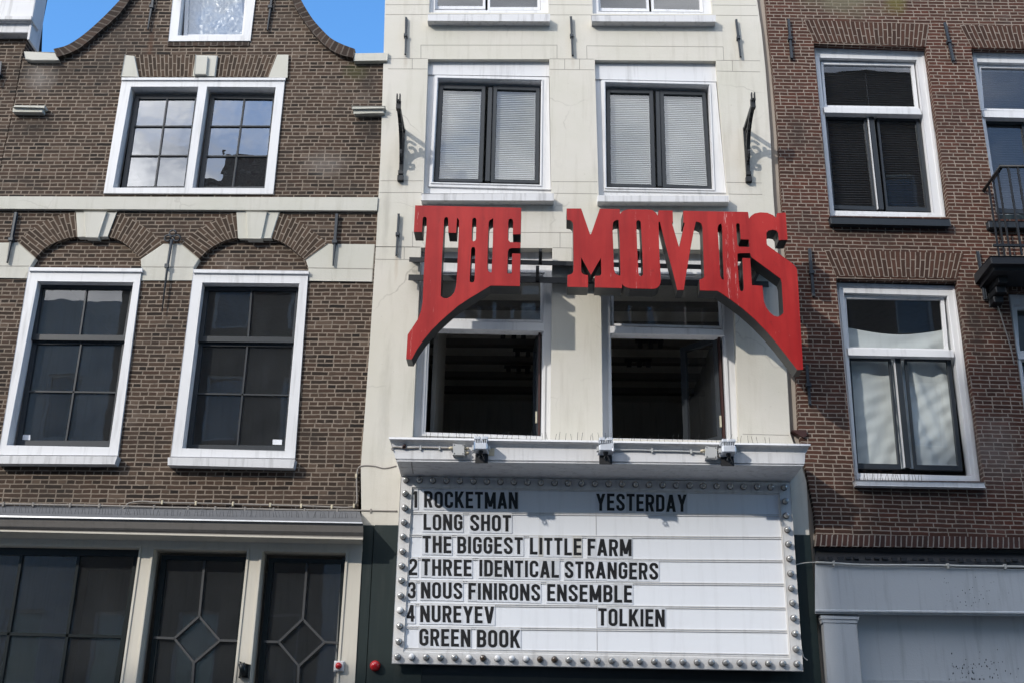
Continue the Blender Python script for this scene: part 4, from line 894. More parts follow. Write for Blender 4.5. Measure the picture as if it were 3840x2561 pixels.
# --- lettering: every glyph is drawn with strokes
T_ = .165; a_ = T_/2
def arc(cx, cy, rx, ry, d0, d1, n=7): return [(cx + rx*math.cos(R(d0+(d1-d0)*i/n)), cy + ry*math.sin(R(d0+(d1-d0)*i/n))) for i in range(n+1)]
def glyph(ch):
    w = {'I': .17, '1': .3, 'M': .64, 'E': .43, 'F': .42, 'L': .42, 'T': .46, 'A': .54, 'V': .52, 'Y': .52, 'K': .52, 'N': .52}.get(ch, .49)
    st, pr = [], []; x0, x1, y0, y1 = a_, w-a_, a_, 1-a_; r = .15; rc = lambda q: dict(tr=arc(x1-r, y1-r, r, r, 0, 90), tl=arc(x0+r, y1-r, r, r, 90, 180), bl=arc(x0+r, y0+r, r, r, 180, 270), br=arc(x1-r, y0+r, r, r, 270, 360))[q]
    V_ = lambda x, b=0, t=1: st.append([(x, b), (x, t)]); H_ = lambda y, a=0, b=w: st.append([(a, y), (b, y)])
    D_ = lambda ax, ay, bx, by, t=T_*1.08: pr.append([(ax-t/2, ay), (ax+t/2, ay), (bx+t/2, by), (bx-t/2, by)])
    if ch == 'O': st.append(rc('tr')+rc('tl')+rc('bl')+rc('br')+[(x1, y1-r)])
    elif ch in 'CG':
        st.append([(x1, .66), (x1, y1-r)]+rc('tr')+rc('tl')+rc('bl')+rc('br')+[(x1, .36 if ch == 'C' else .5)])
        if ch == 'G': H_(.5-a_*.1, w*.5, w)
    elif ch == 'S': st.append([(x1, .68), (x1, y1-r)]+rc('tr')+rc('tl')+[(x0, .72), (x0+.03, .64), (x1-.03, .37), (x1, .3)]+[(x1, y0+r)]+rc('br')[::-1]+rc('bl')[::-1]+[(x0, .32)])
    elif ch in 'RB':
        V_(x0); m = .46 if ch == 'R' else .5
        st.append([(0, y1), (x1-r, y1)]+rc('tr')[::-1]+[(x1, m+r)]+arc(x1-r, m+r, r, r, 360, 270)+[(0, m)])
        if ch == 'R': D_(w*.55, m, w-a_*1.1, 0)
        else: st.append([(0, m), (x1-r, m)]+arc(x1-r, m-r, r, r, 90, 0)+[(x1, y0+r)]+rc('br')[::-1]+[(0, y0)])
    elif ch == 'D': V_(x0); st.append([(0, y1), (x1-r, y1)]+rc('tr')[::-1]+[(x1, y0+r)]+rc('br')[::-1]+[(0, y0)])
    elif ch == 'U': st.append([(x0, 1), (x0, y0+r)]+rc('bl')+rc('br')+[(x1, 1)])
    elif ch in 'EFL':
        V_(x0)
        if ch != 'F': H_(y0)
        if ch != 'L': H_(y1); H_(.51, 0, w*.92)
    elif ch == 'T': H_(y1); V_(w/2)
    elif ch == 'I': V_(w/2)
    elif ch == 'H': V_(x0); V_(x1); H_(.51)
    elif ch == 'N': V_(x0); V_(x1); D_(x0, 1, x1, 0)
    elif ch == 'M': V_(x0); V_(x1); D_(x0, 1, w/2, .12); D_(x1, 1, w/2, .12)
    elif ch == 'A': D_(x0*.95, 0, w/2-.01, 1); D_(w-x0*.95, 0, w/2+.01, 1); H_(.27, w*.2, w*.8)
    elif ch == 'V': D_(x0, 1, w/2, 0); D_(x1, 1, w/2, 0)
    elif ch == 'Y': D_(x0, 1, w/2, .42); D_(x1, 1, w/2, .42); V_(w/2, 0, .5)
    elif ch == 'K': V_(x0); D_(x0+.04, .36, x1, 1); D_(w*.42, .58, x1+.01, 0)
    elif ch == '1': V_(x1, 0, 1); D_(x1-.12, .8, x1-.02, 1, .12)
    elif ch == '2': st.append([(x0, .68), (x0, y1-r)]+rc('tl')[::-1]+rc('tr')[::-1]+[(x1, .66), (x1-.05, .52), (x0, .2), (x0, y0), (w, y0)])
    elif ch == '3': st.append([(x0, .7), (x0, y1-r)]+rc('tl')[::-1]+rc('tr')[::-1]+[(x1, .62), (x1-.1, .51)]); st.append([(w*.4, .51), (x1-.1, .51), (x1, .4), (x1, y0+r)]+rc('br')[::-1]+rc('bl')[::-1]+[(x0, .3)])
    elif ch == '4': V_(x1-.06); H_(.27, 0, w); D_(x0, .27, x1-.09, 1, .15)
    return w, st, pr
def put_word(parent, text, x0, x1, row, y_top, y_bot, seed):
    """x0..x1 in the photo, row = lines for cap top and base line; y_top/y_bot the tile's margins"""
    rnd = random.Random(seed)
    xa, ta, ba, xb, tb, bb = row
    ln = lambda x, k: (ta + (tb-ta)*(x-xa)/(xb-xa)) if k else (ba + (bb-ba)*(x-xa)/(xb-xa))
    tops = [pt(cI(x, ln(x, 1)), MY) for x in (x0, x1)]; bots = [pt(cI(x, ln(x, 0)), MY) for x in (x0, x1)]
    mp_ = lambda u, v: lerp(lerp(bots[0], bots[1], u), lerp(tops[0], tops[1], u), v)
    gap = .105; adv = []; tot = 0
    for ch in text:
        adv.append(tot); tot += glyph(ch)[0] + gap
    tot -= gap
    for ch, ax in zip(text, adv):
        w, st, pr = glyph(ch); dy = rnd.uniform(-.012, .012)
        g_ = lambda x, y: mp_((ax + x)/tot, y + dy)
        mb = MB(); tg = gap*.46
        mb.prism([g_(-tg, -.12), g_(w+tg, -.12), g_(w+tg, 1.13), g_(-tg, 1.13)], MY + .004, MY + .0115, 0)
        k = 0
        for path in st:
            cl = path[0] == path[-1] and len(path) > 2; pts = [Vector(p) for p in path]
            cln = [pts[0]]
            for p in pts[1:]:
                if (p - cln[-1]).length > 1e-4: cln.append(p)
            pts = cln
            if cl and (pts[0]-pts[-1]).length < 1e-4: pts.pop()
            n_ = len(pts); lo, ro = [], []
            for i in range(n_):
                d0 = (pts[i] - pts[i-1]) if (i or cl) else None; d1 = (pts[(i+1) % n_] - pts[i]) if (i < n_-1 or cl) else None
                d0 = d0.normalized() if d0 is not None else d1.normalized(); d1 = d1.normalized() if d1 is not None else d0
                n0, n1 = Vector((-d0.y, d0.x)), Vector((-d1.y, d1.x)); m_ = (n0 + n1).normalized(); s_ = a_/max(.5, m_.dot(n0))
                lo.append(pts[i] + m_*s_); ro.append(pts[i] - m_*s_)
            for i in range(n_ if cl else n_-1):
                j = (i+1) % n_; yy = MY + .0015 - .0003*k
                mb.face([mb.v(v.x, yy, v.y) for v in (g_(*lo[i]), g_(*lo[j]), g_(*ro[j]), g_(*ro[i]))], None, 1)
            k += 1
        for par in pr:
            yy = MY + .0015 - .0003*k; k += 1
            mb.face([mb.v(v.x, yy, v.y) for v in (g_(*p) for p in par)], None, 1)
        for f in mb.bm.faces:
            if f.material_index == 1 and f.normal.y > 0: f.normal_flip()
        mb.build('letter_tile', [M[rnd.choice(['tile0', 'tile0', 'tile1', 'tile1', 'tile0', 'tile2'] if 'LITTLE' in text else ['tile0', 'tile0', 'tile1'])], M['ink']], parent, recalc=False)
rows = [(330,322,405,1640,340,427),(330,437,518,760,443,525),(315,547,632,1368,565,650),(312,663,746,1500,683,768),(308,780,862,1370,797,884),(302,897,981,1535,918,1006),(300,1015,1101,805,1023,1112)]
titles = [('ROCKETMAN', 0, [('ROCKETMAN',323,795)]), ('YESTERDAY', 0, [('YESTERDAY',1190,1645)]), ('LONG', 1, [('LONG',320,516),('SHOT',555,761)]),
          ('FARM', 2, [('THE',315,460),('BIGGEST',490,820),('LITTLE',856,1115),('FARM',1147,1368)]), ('THREE', 3, [('THREE',311,562),('IDENTICAL',601,1002),('STRANGERS',1031,1502)]),
          ('NOUS', 4, [('NOUS',307,515),('FINIRONS',546,907),('ENSEMBLE',943,1370)]), ('NUREYEV', 5, [('NUREYEV',303,675)]), ('TOLKIEN', 5, [('TOLKIEN',1200,1535)]), ('GREEN', 6, [('GREEN',299,556),('BOOK',589,806)])]
for i, (nm, r_, ws) in enumerate(titles):
    ft = sub_part('film_title', MQ)
    for j, (tx, xa, xb) in enumerate(ws): put_word(ft, tx, xa, xb, rows[r_], 0, 0, 31*i + j)
for tx, xa, xb, r_ in (('1',262,288,0),('2',246,288,3),('3',239,280,4),('4',233,275,5)):
    put_word(sub_part('row_number', MQ), tx, xa, xb, rows[r_], 0, 0, ord(tx))

# --- bulbs
def bulb_mesh(mat):
    o = MB(); o.lathe([(.036, 0), (.037, .010), (.028, .018)], (0, -1, 0), (0, 0, 0), 14, 1); o.lathe([(.022, .015), (.029, .024), (.0335, .036), (.0335, .044), (.029, .056), (.017, .065), (0, .067)], (0, -1, 0), (0, 0, 0), 16, 0)
    b = o.build('bulb', [mat, M['socket']]); me = b.data; bpy.data.objects.remove(b); return me
BM = {k: bulb_mesh(M[k]) for k in ('bulb_clear', 'bulb_white', 'bulb_dead')}
def bulb(px, kind='bulb_clear'):
    p = pt(cI(*px), MY - .015); o = bpy.data.objects.new('bulb', BM[kind]); COL.objects.link(o); o.parent = MQ; o.location = Vector((p.x, MY - .0155, p.y)) - MQ.location
for i in range(29): f = i/28; bulb((232 + 1903*f, 268 + 38*f - 0*f))
bot = {1: 'bulb_white', 5: 'bulb_white', 7: 'bulb_white', 8: 'bulb_white', 9: 'bulb_white', 6: 'bulb_dead', 10: 'bulb_dead', 11: 'bulb_dead'}
for i in range(29): f = i/28; bulb((190 + 2010*f, 1157 + 36*f), bot.get(i, 'bulb_clear'))
for i, p in enumerate(((228,336),(226,408),(222,480),(218,553),(215,627),(211,700),(209,773),(206,850),(203,924),(200,1002),(196,1080))): bulb(p, 'bulb_white' if i == 8 else 'bulb_clear')
for p in ((2141,375),(2146,447),(2152,518),(2157,590),(2163,664),(2168,738),(2172,812),(2178,886),(2183,962),(2189,1040),(2195,1118)): bulb(p)

# --- cornice over the board
CN = thing('board_cornice', 'wide white moulded cornice ledge above the film board', 'cornice', (p0.x, 0, pt(cI(1190, 60), -.85).y))
cl = lambda a, b, Y: line(cI, a, b, Y)
w0 = pt(cI(150, 50), -.845); zt0 = w0.y + .05
lt = cl((145,50), (2270,85), -.845)
top0 = ((lt[0][0], YW, lt[0][2] + .02), (lt[1][0], YW, lt[1][2] + .02))
L_ = [top0, lt, cl((146,60),(2269,94),-.85), cl((149,64),(2266,98),-.84), cl((152,67),(2262,101),-.825), cl((156,72),(2256,106),-.795), cl((160,84),(2250,118),-.775), cl((163,97),(2243,131),-.77), cl((164,99),(2242,133),-.785),
      cl((178,158),(2240,184),-.78), cl((181,164),(2238,189),-.755), cl((184,167),(2236,191),-.755), cl((184,168),(2237,192),-.785), cl((187,172),(2234,195),-.785), cl((188,175),(2232,197),-.76), cl((194,200),(2212,221),-.56), cl((196,204),(2209,226),-.545), cl((198,213),(2202,236),-.46), cl((202,229),(2188,254),-.34),
      cl((206,243),(2170,270),-.235), cl((206,247),(2168,276),-.21)]
last = L_[-1]; L_.append(((last[0][0], YW, last[0][2] + .02), (last[1][0], YW, last[1][2] + .02)))
MB().loft(L_).build('moulding', M['cornice'], CN)
p, e = P(cI, -.62, (262,173), (268,240)); 
a, b = cl((262,172),(268,240),-.5)
MB().loft([cl((256,176),(262,176),-.765), cl((260,206),(266,206),-.545), cl((266,240),(272,240),-.26)], caps=False).build('return_joint', M['seam'], CN)

# --- floodlights and wiring on the cornice
def floodlight(cx, cy, s, label, tilt):
    p = pt(cI(cx, cy), -.95)
    t = thing('floodlight', label, 'floodlight', (p.x, -.82, p.y), 'small floodlights on the cornice')
    W_, D_, H_ = .15, .16, .12; zc_ = p.y
    MB().box((p.x+.005, -.815, zc_-.06), (.14, .012, .17)).build('mounting_plate', M['lead'], t)
    mb = MB(); 
    mb.box((p.x, -.93, zc_-.005), (W_, D_, .075)); mb.build('housing', M['silver'], t, bevel=.012)
    mb = MB()
    for i in range(7): mb.box((p.x-W_/2+.016+i*.0195, -.93, zc_+.052), (.008, D_*.85, .042))
    mb.build('cooling_fin', M['silver'], t)
    mb = MB(); mb.box((p.x-.04, -.93, zc_+.09), (.066, D_*.95, .034)); mb.box((p.x+.04, -.93, zc_+.09), (.066, D_*.95, .034)); mb.build('top_cap', M['silver'], t, bevel=.006)
    for sd in (-1, 1): MB().box((p.x+sd*(W_/2+.012), -.9, zc_), (.02, .06, .05)).build('pivot', M['box_grey'], t)
    mb = MB(); mb.lathe([(.028, 0), (.028, .02), (.014, .035)], (0, 0, -1), (p.x, -.94, zc_-.043), 12); 
    mb.tube([(p.x + .01 + s*.035*math.sin(a/10*math.pi), -.94, zc_-.07-.085*math.sin(a/10*math.pi*.999) if a < 5 else zc_-.07-.085*math.sin(a/10*math.pi)) for a in range(0, 11)], .006, 6)
    mb.tube([(p.x, -.94, zc_-.07), (p.x-.02*s, -.945, zc_-.115), (p.x+.005*s, -.945, zc_-.145), (p.x+.035*s, -.93, zc_-.12), (p.x+.03*s, -.84, zc_-.06)], .007, 6); mb.build('cable_loop', M['iron'], t)
floodlight(609, 100, 1, 'silver floodlight with a chipped patch of paint beside it, above ROCKETMAN', 0)
floodlight(1238, 106, 1, 'silver floodlight in the middle of the cornice, above YESTERDAY', 0)
floodlight(1856, 114, 1, 'silver floodlight against a grey junction box, nearest the brick house', 0)
def jbox(px, label):
    q = P(cI, -.83, *px); c = lerp(q[0], q[2], .5)
    t = thing('junction_box', label, 'junction box', (c.x, -.78, c.y), 'junction boxes on the cornice')
    MB().prism(q, -.86, -.785).build('box', M['box_grey'], t, bevel=.008); MB().prism(inset(q, .004), -.868, -.8605).build('lid', M['box_grey'], t, bevel=.004)
    for i in range(4):
        b = bil(q, (.12, .88, .88, .12)[i], (.12, .12, .88, .88)[i]); MB().lathe([(.006, 0), (.006, .003)], (0, -1, 0), (b.x, -.868, b.y), 8).build('screw', M['iron'], t)
    for u, v in ((-.0, .3), (1, .3), (1, .72)):
        b = bil(q, u, v); s = 1 if u > .5 else -1; MB().lathe([(.017, 0), (.017, .03), (.011, .05)], (s, 0, 0), (b.x, -.825, b.y), 10).build('cable_gland', M['clip'], t)
jbox(((469,88),(527,90),(526,146),(470,144)), 'square grey junction box with a lid nearest the cream wall end of the cornice')
jbox(((1738,101),(1797,103),(1796,163),(1740,161)), 'square grey junction box beside the floodlight nearest the brick house')
def cable(name, label, c, Y, px, r, mat, clips=(), group='cables', cm='clip'):
    pts = [pt(c(*p), Y) for p in px]; pts3 = [Vector((p.x, Y, p.y)) for p in catmull(pts, max(8, len(px)*4))]
    t = thing(name, label, 'cable', pts3[0], group)
    MB().tube(pts3, r, 6).build('run', M[mat], t)
    for cx, cy in clips:
        p = pt(c(cx, cy), Y); MB().box((p.x, Y+.002, p.y), (.02, r*2.6, r*2+.03)).build('clip', M[cm], t, bevel=.003)
    return t
cable('cornice_cable', 'thin grey cable clipped along the cornice to the junction box near its end', cI, -.80, ((166,118),(160,106),(180,101),(230,106),(305,104),(400,106),(470,106)), .009, 'cable', ((305,104),(401,106)), cm='box_grey')
cable('cornice_cable', 'straight grey conduit between two floodlights on the cornice', cI, -.80, ((1272,116),(1400,116),(1500,120),(1620,122),(1725,128)), .010, 'box_grey', ((1471,118),(1668,124)), cm='box_grey')
p, e = P(cI, -.80, (223,90), (224,112)); t = thing('pipe_stub', 'short brown pipe stub sticking out of the cornice cove', 'pipe', (p.x, -.77, p.y))
MB().lathe([(.02, 0), (.02, .06), (.012, .062), (.012, .03)], (0, -1, -.6), (p.x, -.77, p.y), 12).build('stub', M['wood_red'], t)
q = P(cI, -.784, (642,108),(678,107),(676,145),(640,144)); MB().prism(q, -.786, -.782).build('chipped_patch', M['clip'], CN)
# ================================================================== red brown brick house
YR = -.06
bx = pt((3400, 1900), 0).x
HR = thing('brick_house', 'red brown brick house with pale mortar, flat brick lintels and a pale grey shop front', 'house', (bx, 0, 0), 'houses along the street')
RL = [pt(p, YR) for p in (cC(424,0), cC(440,180), cC(466,420), cC(497,780), cC(516,1150), cG(2192,880), cG(2206,1205), cJ(112,250), cJ(125,420))]
xr = pt((3840, 1500), 0).x + 3.2
zb = pt(cJ(125, 508), YR).y
tr_ = .0
bl, br = pt(cJ(116,508), YR), pt(cJ(1731,527), YR); br = bl + (br - bl)*((xr - bl.x)/(br.x - bl.x))
oWg = ((707,258),(1368,280),(1510,1278),(803,1275)); oWh = ((1632,285),(2292,300),(2470,1300),(1790,1290))
oWi = ((525,226),(1236,240),(1400,1416),(636,1412)); oWj = ((1536,300),(2250,320),(2440,1440),(1690,1430))
hr = [P(cC, YR, *oWg), P(cC, YR, *oWh), P(cH, YR, *oWi), P(cH, YR, *oWj)]
for q in hr: pass
topv = [(715,248),(880,242),(1040,246),(1200,256),(1366,272)]
wallR = [bl, br, Vector((xr, 15.0)), Vector((RL[0].x - .12, 15.0))] + RL
MB().prism([wallR] + hr, YR, .3).build('wall', M['brick_r'], HR)
party(HR, RL[-1].x + .06, xr, 14.8)
rooms(HR, RL[-1].x, xr, [Zf(1880, 3400), Zf(935, 3400), Zf(60, 3400)])
def lintel(c, px):
    q = P(c, YR, *px); n = 30
    MB().strip([lerp(q[0], q[1], i/n) for i in range(n+1)], [lerp(q[3], q[2], i/n) for i in range(n+1)], YR-.006, YR+.1).build('brick_arch', M['brick_r_arch'], HR)
lintel(cC, ((650,120),(1385,148),(1364,277),(708,246))); lintel(cC, ((1566,150),(2310,172),(2290,300),(1634,280)))
lintel(cH, ((456,60),(1275,82),(1236,228),(524,213))); lintel(cH, ((1520,130),(2330,150),(2260,320),(1536,296)))
q = [pt(cJ(125,418), YR), pt(cJ(1731,441), YR)]; q[1] = q[0] + (q[1]-q[0])*((xr-q[0].x)/(q[1].x-q[0].x)); n = 40
MB().strip([lerp(q[0], q[1], i/n) for i in range(n+1)], [lerp(bl, br, i/n) for i in range(n+1)], YR-.008, YR+.12).build('brick_course', M['brick_soldier'], HR)
def rwin(c, o, fo, fi, tr, up, lo, st, sill, smat, lip):
    wn = sub_part('window', HR); Yf = .055
    MB().ring(inset(P(c, Yf, *fo), -.015), P(c, Yf, *fi), Yf, .2).build('frame', M['white'], wn, bevel=.005)
    MB().ring(inset(P(c, Yf, *fo), .0), inset(P(c, Yf, *fo), .03), Yf-.012, Yf+.02).build('frame_edge', M['white'], wn, bevel=.004)
    slab(wn, 'transom', c, Yf-.025, .19, tr, M['white'])
    sash(wn, c, .11, up, .03, .04, .04, .03, M['g_right'], M['white'])
    ga, gb = lo
    sash(wn, c, .13, ga, .045, .05, .03, .06, M['g_right'], M['dark']); sash(wn, c, .133, gb, .03, .05, .05, .06, M['g_right'], M['dark'])
    a, b = pt(c(*st[0]), .115), pt(c(*st[1]), .115); MB().bar(a, b, .06, .112, .17).build('meeting_stile', M['dark'], wn, bevel=.004)
    a, b = pt(c(*st[0]), .115), pt(c(*st[1]), .115); d = Vector((-.045, 0)); MB().bar(a + d, b + d, .012, .105, .14).build('worn_edge', M['white_old'], wn)
    slab(wn, 'sill', c, YR-.09, .08, sill, M[smat], .008)
    return wn
rwin(cC, oWg, ((710,287),(1353,302),(1475,1284),(805,1272)), ((742,342),(1312,356),(1412,1252),(828,1240)), ((764,630),(1330,638),(1346,676),(770,664)), ((764,380),(1280,390),(1306,630),(784,622)),
     (((788,702),(1002,706),(1062,1214),(832,1206)), ((1092,706),(1308,712),(1370,1222),(1146,1216))), ((1046,690),(1105,1232)), ((803,1278),(1508,1290),(1513,1328),(812,1318)), 'dark', 0)
rwin(cC, oWh, ((1640,315),(2284,330),(2440,1300),(1770,1290)), ((1668,368),(2245,382),(2380,1270),(1800,1260)), ((1694,652),(2270,662),(2285,702),(1702,690)), ((1690,400),(2215,410),(2240,650),(1710,640)),
     (((1722,728),(1930,732),(1998,1235),(1768,1228)), ((2022,732),(2245,738),(2310,1240),(2080,1235))), ((1977,715),(2040,1250)), ((1735,1300),(2475,1315),(2480,1350),(1740,1340)), 'dark', 0)
rwin(cH, oWi, ((538,262),(1224,280),(1364,1418),(642,1408)), ((572,312),(1180,330),(1320,1385),(655,1368)), ((592,634),(1212,646),(1219,686),(598,676)), ((585,345),(1142,352),(1166,640),(604,630)),
     (((612,702),(836,706),(892,1316),(654,1312)), ((944,706),(1178,712),(1244,1324),(1002,1318))), ((888,692),(952,1335)), ((634,1412),(1398,1425),(1405,1455),(645,1441)), 'white_old', 0)
rwin(cH, oWj, ((1544,330),(2246,345),(2400,1440),(1690,1430)), ((1572,380),(2200,395),(2350,1405),(1712,1395)), ((1590,660),(2230,672),(2240,712),(1598,700)), ((1590,410),(2165,418),(2190,660),(1606,650)),
     (((1620,730),(1850,735),(1910,1340),(1668,1335)), ((1955,735),(2200,740),(2260,1345),(2015,1340))), ((1902,720),(1965,1360)), ((1680,1440),(2440,1455),(2445,1485),(1690,1470)), 'white_old', 0)
for px, lab in ((oWg, 'dark slatted blind behind the brick house window under the upper lintel'), (oWh, 'dark slatted blind behind the window with the iron balcony')):
    q = inset(P(cC, .22, *px), .08, .1, .08, .1); H = (q[0]-q[3]).length; nn = int(H/.035); mb = MB()
    for i in range(nn):
        a0, a1, b0, b1 = bil(q, 0, i/nn), bil(q, 1, i/nn), bil(q, 0, (i+.7)/nn), bil(q, 1, (i+.7)/nn)
        mb.face([mb.v(a0.x, .24, a0.y), mb.v(b0.x, .215, b0.y), mb.v(b1.x, .215, b1.y), mb.v(a1.x, .24, a1.y)])
    for u in (.42, .9): c0, c1 = bil(q, u, 0), bil(q, u, 1); mb.bar(c0, c1, .006, .206, .21)
    tag(mb.build('window_blind', M['blind_dark'], recalc=False, base=(q[0].x, .2, q[0].y)), lab, 'blind', 'dark blinds in the brick house')
    a, b = bil(q, 0, .03), bil(q, 1, .03)
    tag(MB().bar(bil(q, 0, .11), bil(q, 1, .11), .05, .19, .2).build('blind_rail', M['white_old'], base=(q[0].x, .2, q[0].y)), 'pale head rail of the ' + lab.replace('dark slatted ', ''), 'blind rail', 'blind head rails')
# white sheet hung in the lower window
q = P(cH, .24, (588,512),(1185,520),(1262,1345),(640,1335)); mb = MB(); nu, nv = 60, 80; vs = {}
for i in range(nu+1):
    for j in range(nv+1):
        u, v = i/nu, j/nv; p = bil(q, u, v); sag = .09*math.sin(math.pi*u)*(1-v)**2
        y = .25 + .007*math.sin(46*(v - .06*math.sin(math.pi*u)) + 2*u)*math.exp(-9*v) + min(1, v*5)*(.012*math.sin(13*u + 4*v + 2*math.sin(4*v)) + .005*math.sin(44*u*v + 13*v) + .005*math.sin(60*v + 14*u)*math.sin(9*u + 5*v))
        if u > .45: y += min(1, v*4)*min(1, (u-.45)*6)*(.016*math.sin(30*(u*.8 - v*.42)) + .007*math.sin(55*(u*.85 - v*.36) + 1))
        vs[i, j] = mb.v(p.x, y, p.y - sag)
for i in range(nu):
    for j in range(nv): mb.face([vs[i, j], vs[i, j+1], vs[i+1, j+1], vs[i+1, j]], None, 0, True)
tag(mb.build('curtain', M['cloth'], recalc=False, base=(q[0].x, .25, q[0].y)), 'sagging white bed sheet hung as a curtain inside the lower brick house window', 'curtain')
# plastic in the attic window of the gabled house
q = P(cA, .22, (1095,-230),(1400,-230),(1438,212),(1092,212)); mb = MB(); nu, nv = 24, 30; vs = {}; rr = random.Random(3)
for i in range(nu+1):
    for j in range(nv+1):
        p = bil(q, i/nu, j/nv); vs[i, j] = mb.v(p.x, .22 + rr.uniform(-.012, .012), p.y)
for i in range(nu):
    for j in range(nv):
        a, b, c_, d = vs[i, j], vs[i, j+1], vs[i+1, j+1], vs[i+1, j]
        if rr.random() < .5: mb.face([a, b, c_]); mb.face([a, c_, d])
        else: mb.face([a, b, d]); mb.face([b, c_, d])
tag(mb.build('plastic_sheet', M['plastic'], recalc=False, base=(q[0].x, .22, q[0].y)), 'crinkled grey plastic sheet behind the small attic window in the gable', 'plastic sheet')
for c, a, b in ((cC,(558,118),(578,350)), (cC,(1476,140),(1526,364)), (cH,(368,55),(393,337)), (cH,(1356,72),(1402,355)), (cH,(353,738),(371,970))): anchor(HR, c, YR, a, b, .032, .016, .5)
# shop front below
def extr(ya, yb, Y):   # a horizontal through (120, ya), (1731, yb), carried on past the picture's edge
    p, e = pt(cJ(116, ya), Y), pt(cJ(1731, yb), Y); e = p + (e-p)*((xr-p.x)/(e.x-p.x)); return ((p.x, Y, p.y), (e.x, Y, e.y))
MB().loft([extr(500, 520, .0), extr(545, 560, .02), extr(580, 598, -.02), extr(612, 632, -.085), extr(640, 665, -.09), extr(648, 676, .05)]).build('lead_ledge', M['lead'], HR)
mb = MB(); rr = random.Random(5)
for i in range(24):
    x = 140 + i*72 + rr.uniform(-12, 12); y = 588 + (x-120)*.0125; h = rr.uniform(12, 30)
    q = P(cJ, -.09, (x,y),(x+rr.uniform(28,50),y),(x+40,y+h),(x,y+h)); MB().prism(q, -.085-rr.uniform(.0,.02), -.04).build('lead_flap', M['lead'], HR)
YF = -.14
MB().loft([extr(648, 684, -.02), extr(650, 688, YF), extr(995, 1012, YF), extr(1001, 1018, YF-.012), extr(1012, 1028, YF-.012), extr(1018, 1032, YF+.008), extr(1028, 1044, YF+.01), extr(1034, 1052, .12)]).build('fascia', M['pale'], HR)
pl = P(cJ, YF, (160,1040),(456,1050),(452,1076),(163,1070)); MB().prism(pl, YF-.005, .1).build('pilaster_cap', M['pale'], HR, bevel=.004)
pl = P(cJ, YF, (168,1070),(448,1078),(443,1103),(172,1098)); MB().prism(pl, YF+.004, .1).build('pilaster_cap', M['pale'], HR, bevel=.004)
a, b = pt(cJ(182,1098), YF), pt(cJ(440,1104), YF); a2, b2 = pt(cJ(205,1568), YF), pt(cJ(476,1568), YF)
MB().prism([a, b, Vector((b2.x, 0)), Vector((a2.x, 0))], YF+.012, .1).build('pilaster', M['pale'], HR, bevel=.004)
p0_ = pt(cJ(456,1050), .04); zz = pt(cJ(500,1540), .04).y
MB().prism([Vector((p0_.x-.3, zz)), Vector((xr, zz)), Vector((xr, p0_.y+.3)), Vector((p0_.x-.3, p0_.y+.3))], .04, .16).build('shop_panel', M['pale'], HR)
for k, (y0_, y1_, d) in enumerate(((1542,1550,.012),(1552,1566,.0))):
    e0, e1 = pt(cJ(480,y0_), .0+d), pt(cJ(480,y1_), d); MB().prism([Vector((p0_.x-.1, e1.y)), Vector((xr, e1.y)), Vector((xr, e0.y)), Vector((p0_.x-.1, e0.y))], d-.01, .15).build('shop_moulding', M['pale'], HR)
MB().prism([Vector((p0_.x-.1, 0)), Vector((xr, 0)), Vector((xr, zz-.1)), Vector((p0_.x-.1, zz-.1))], .06, .16).build('shop_window', M['dark_glossy'], HR)
# black specks of old glue on the pale panel and fascia
mb = MB(); rr = random.Random(11)
for i in range(90):
    x, y = rr.gauss(1300, 150), min(1535, rr.gauss(1475, 70)); 
    if x < 1120: continue
    p = pt(cJ(x, y), .04); s_ = rr.uniform(.002, .006); mb.prism([p + Vector((-s_, -s_*2)), p + Vector((s_, -s_)), p + Vector((s_*.6, s_*2)), p + Vector((-s_, s_))], .0385, .041)
for i in range(40):
    x, y = rr.gauss(1300, 120), rr.uniform(740, 990); p = pt(cJ(x, y), YF); s_ = rr.uniform(.0015, .004); mb.prism([p + Vector((-s_, -s_*2)), p + Vector((s_, -s_)), p + Vector((s_*.6, s_*2)), p + Vector((-s_, s_))], YF-.0015, YF+.001)
mb.build('glue_speck', M['lead'], HR)
# balcony
YB = -.62
a = pt(cK(215,935), YB); b = pt(cK(262,905), YB); t = thing('balcony', 'small black iron balcony with thin bars, cut off by the picture edge', 'balcony', (a.x + .8, YR, a.y))
x0 = pt(cK(262,905), YB).x - .06; zf_ = pt(cK(262,905), YB).y; x1 = x0 + 1.75; zr_ = pt(cK(300,247), YB).y
MB().box(((x0+x1)/2, (YB+YR-.001)/2, zf_-.05), (x1-x0, YR-YB-.002, .1)).build('floor_slab', M['lead'], t, bevel=.012)
MB().box(((x0+x1)/2, (YB+YR-.001)/2+.03, zf_-.13), (x1-x0-.1, YR-YB-.09, .055)).build('floor_moulding', M['lead'], t, bevel=.012)
for xx in (x0+.2, x1-.25):
    mb = MB(); 
    for k, dd in enumerate((.34, .24, .14)): mb.box((xx, YR-.003-dd/2, zf_-.2-.085*k), (.12, dd, .08))
    mb.build('console', M['iron'], t, bevel=.01)
mb = MB(); xr0 = pt(cK(292,250), YB).x
mb.tube([(xr0, YR-.002, zr_-.03), (xr0, YB, zr_), (x1, YB, zr_), (x1, YR-.002, zr_)], .022, 8); mb.tube([(xr0+.02, YB+.02, zr_-.02), (pt(cK(238,358), YR).x, YR-.01, pt(cK(238,358), YR).y)], .014, 6)
mb.build('handrail', M['iron'], t)
n = 13
for i in range(n):
    xx = xr0 + .10 + (x1-xr0-.1)*i/(n-1); MB().box((xx, YB, (zf_+zr_)/2), (.022, .022, zr_-zf_-.03)).build('baluster', M['iron'], t)
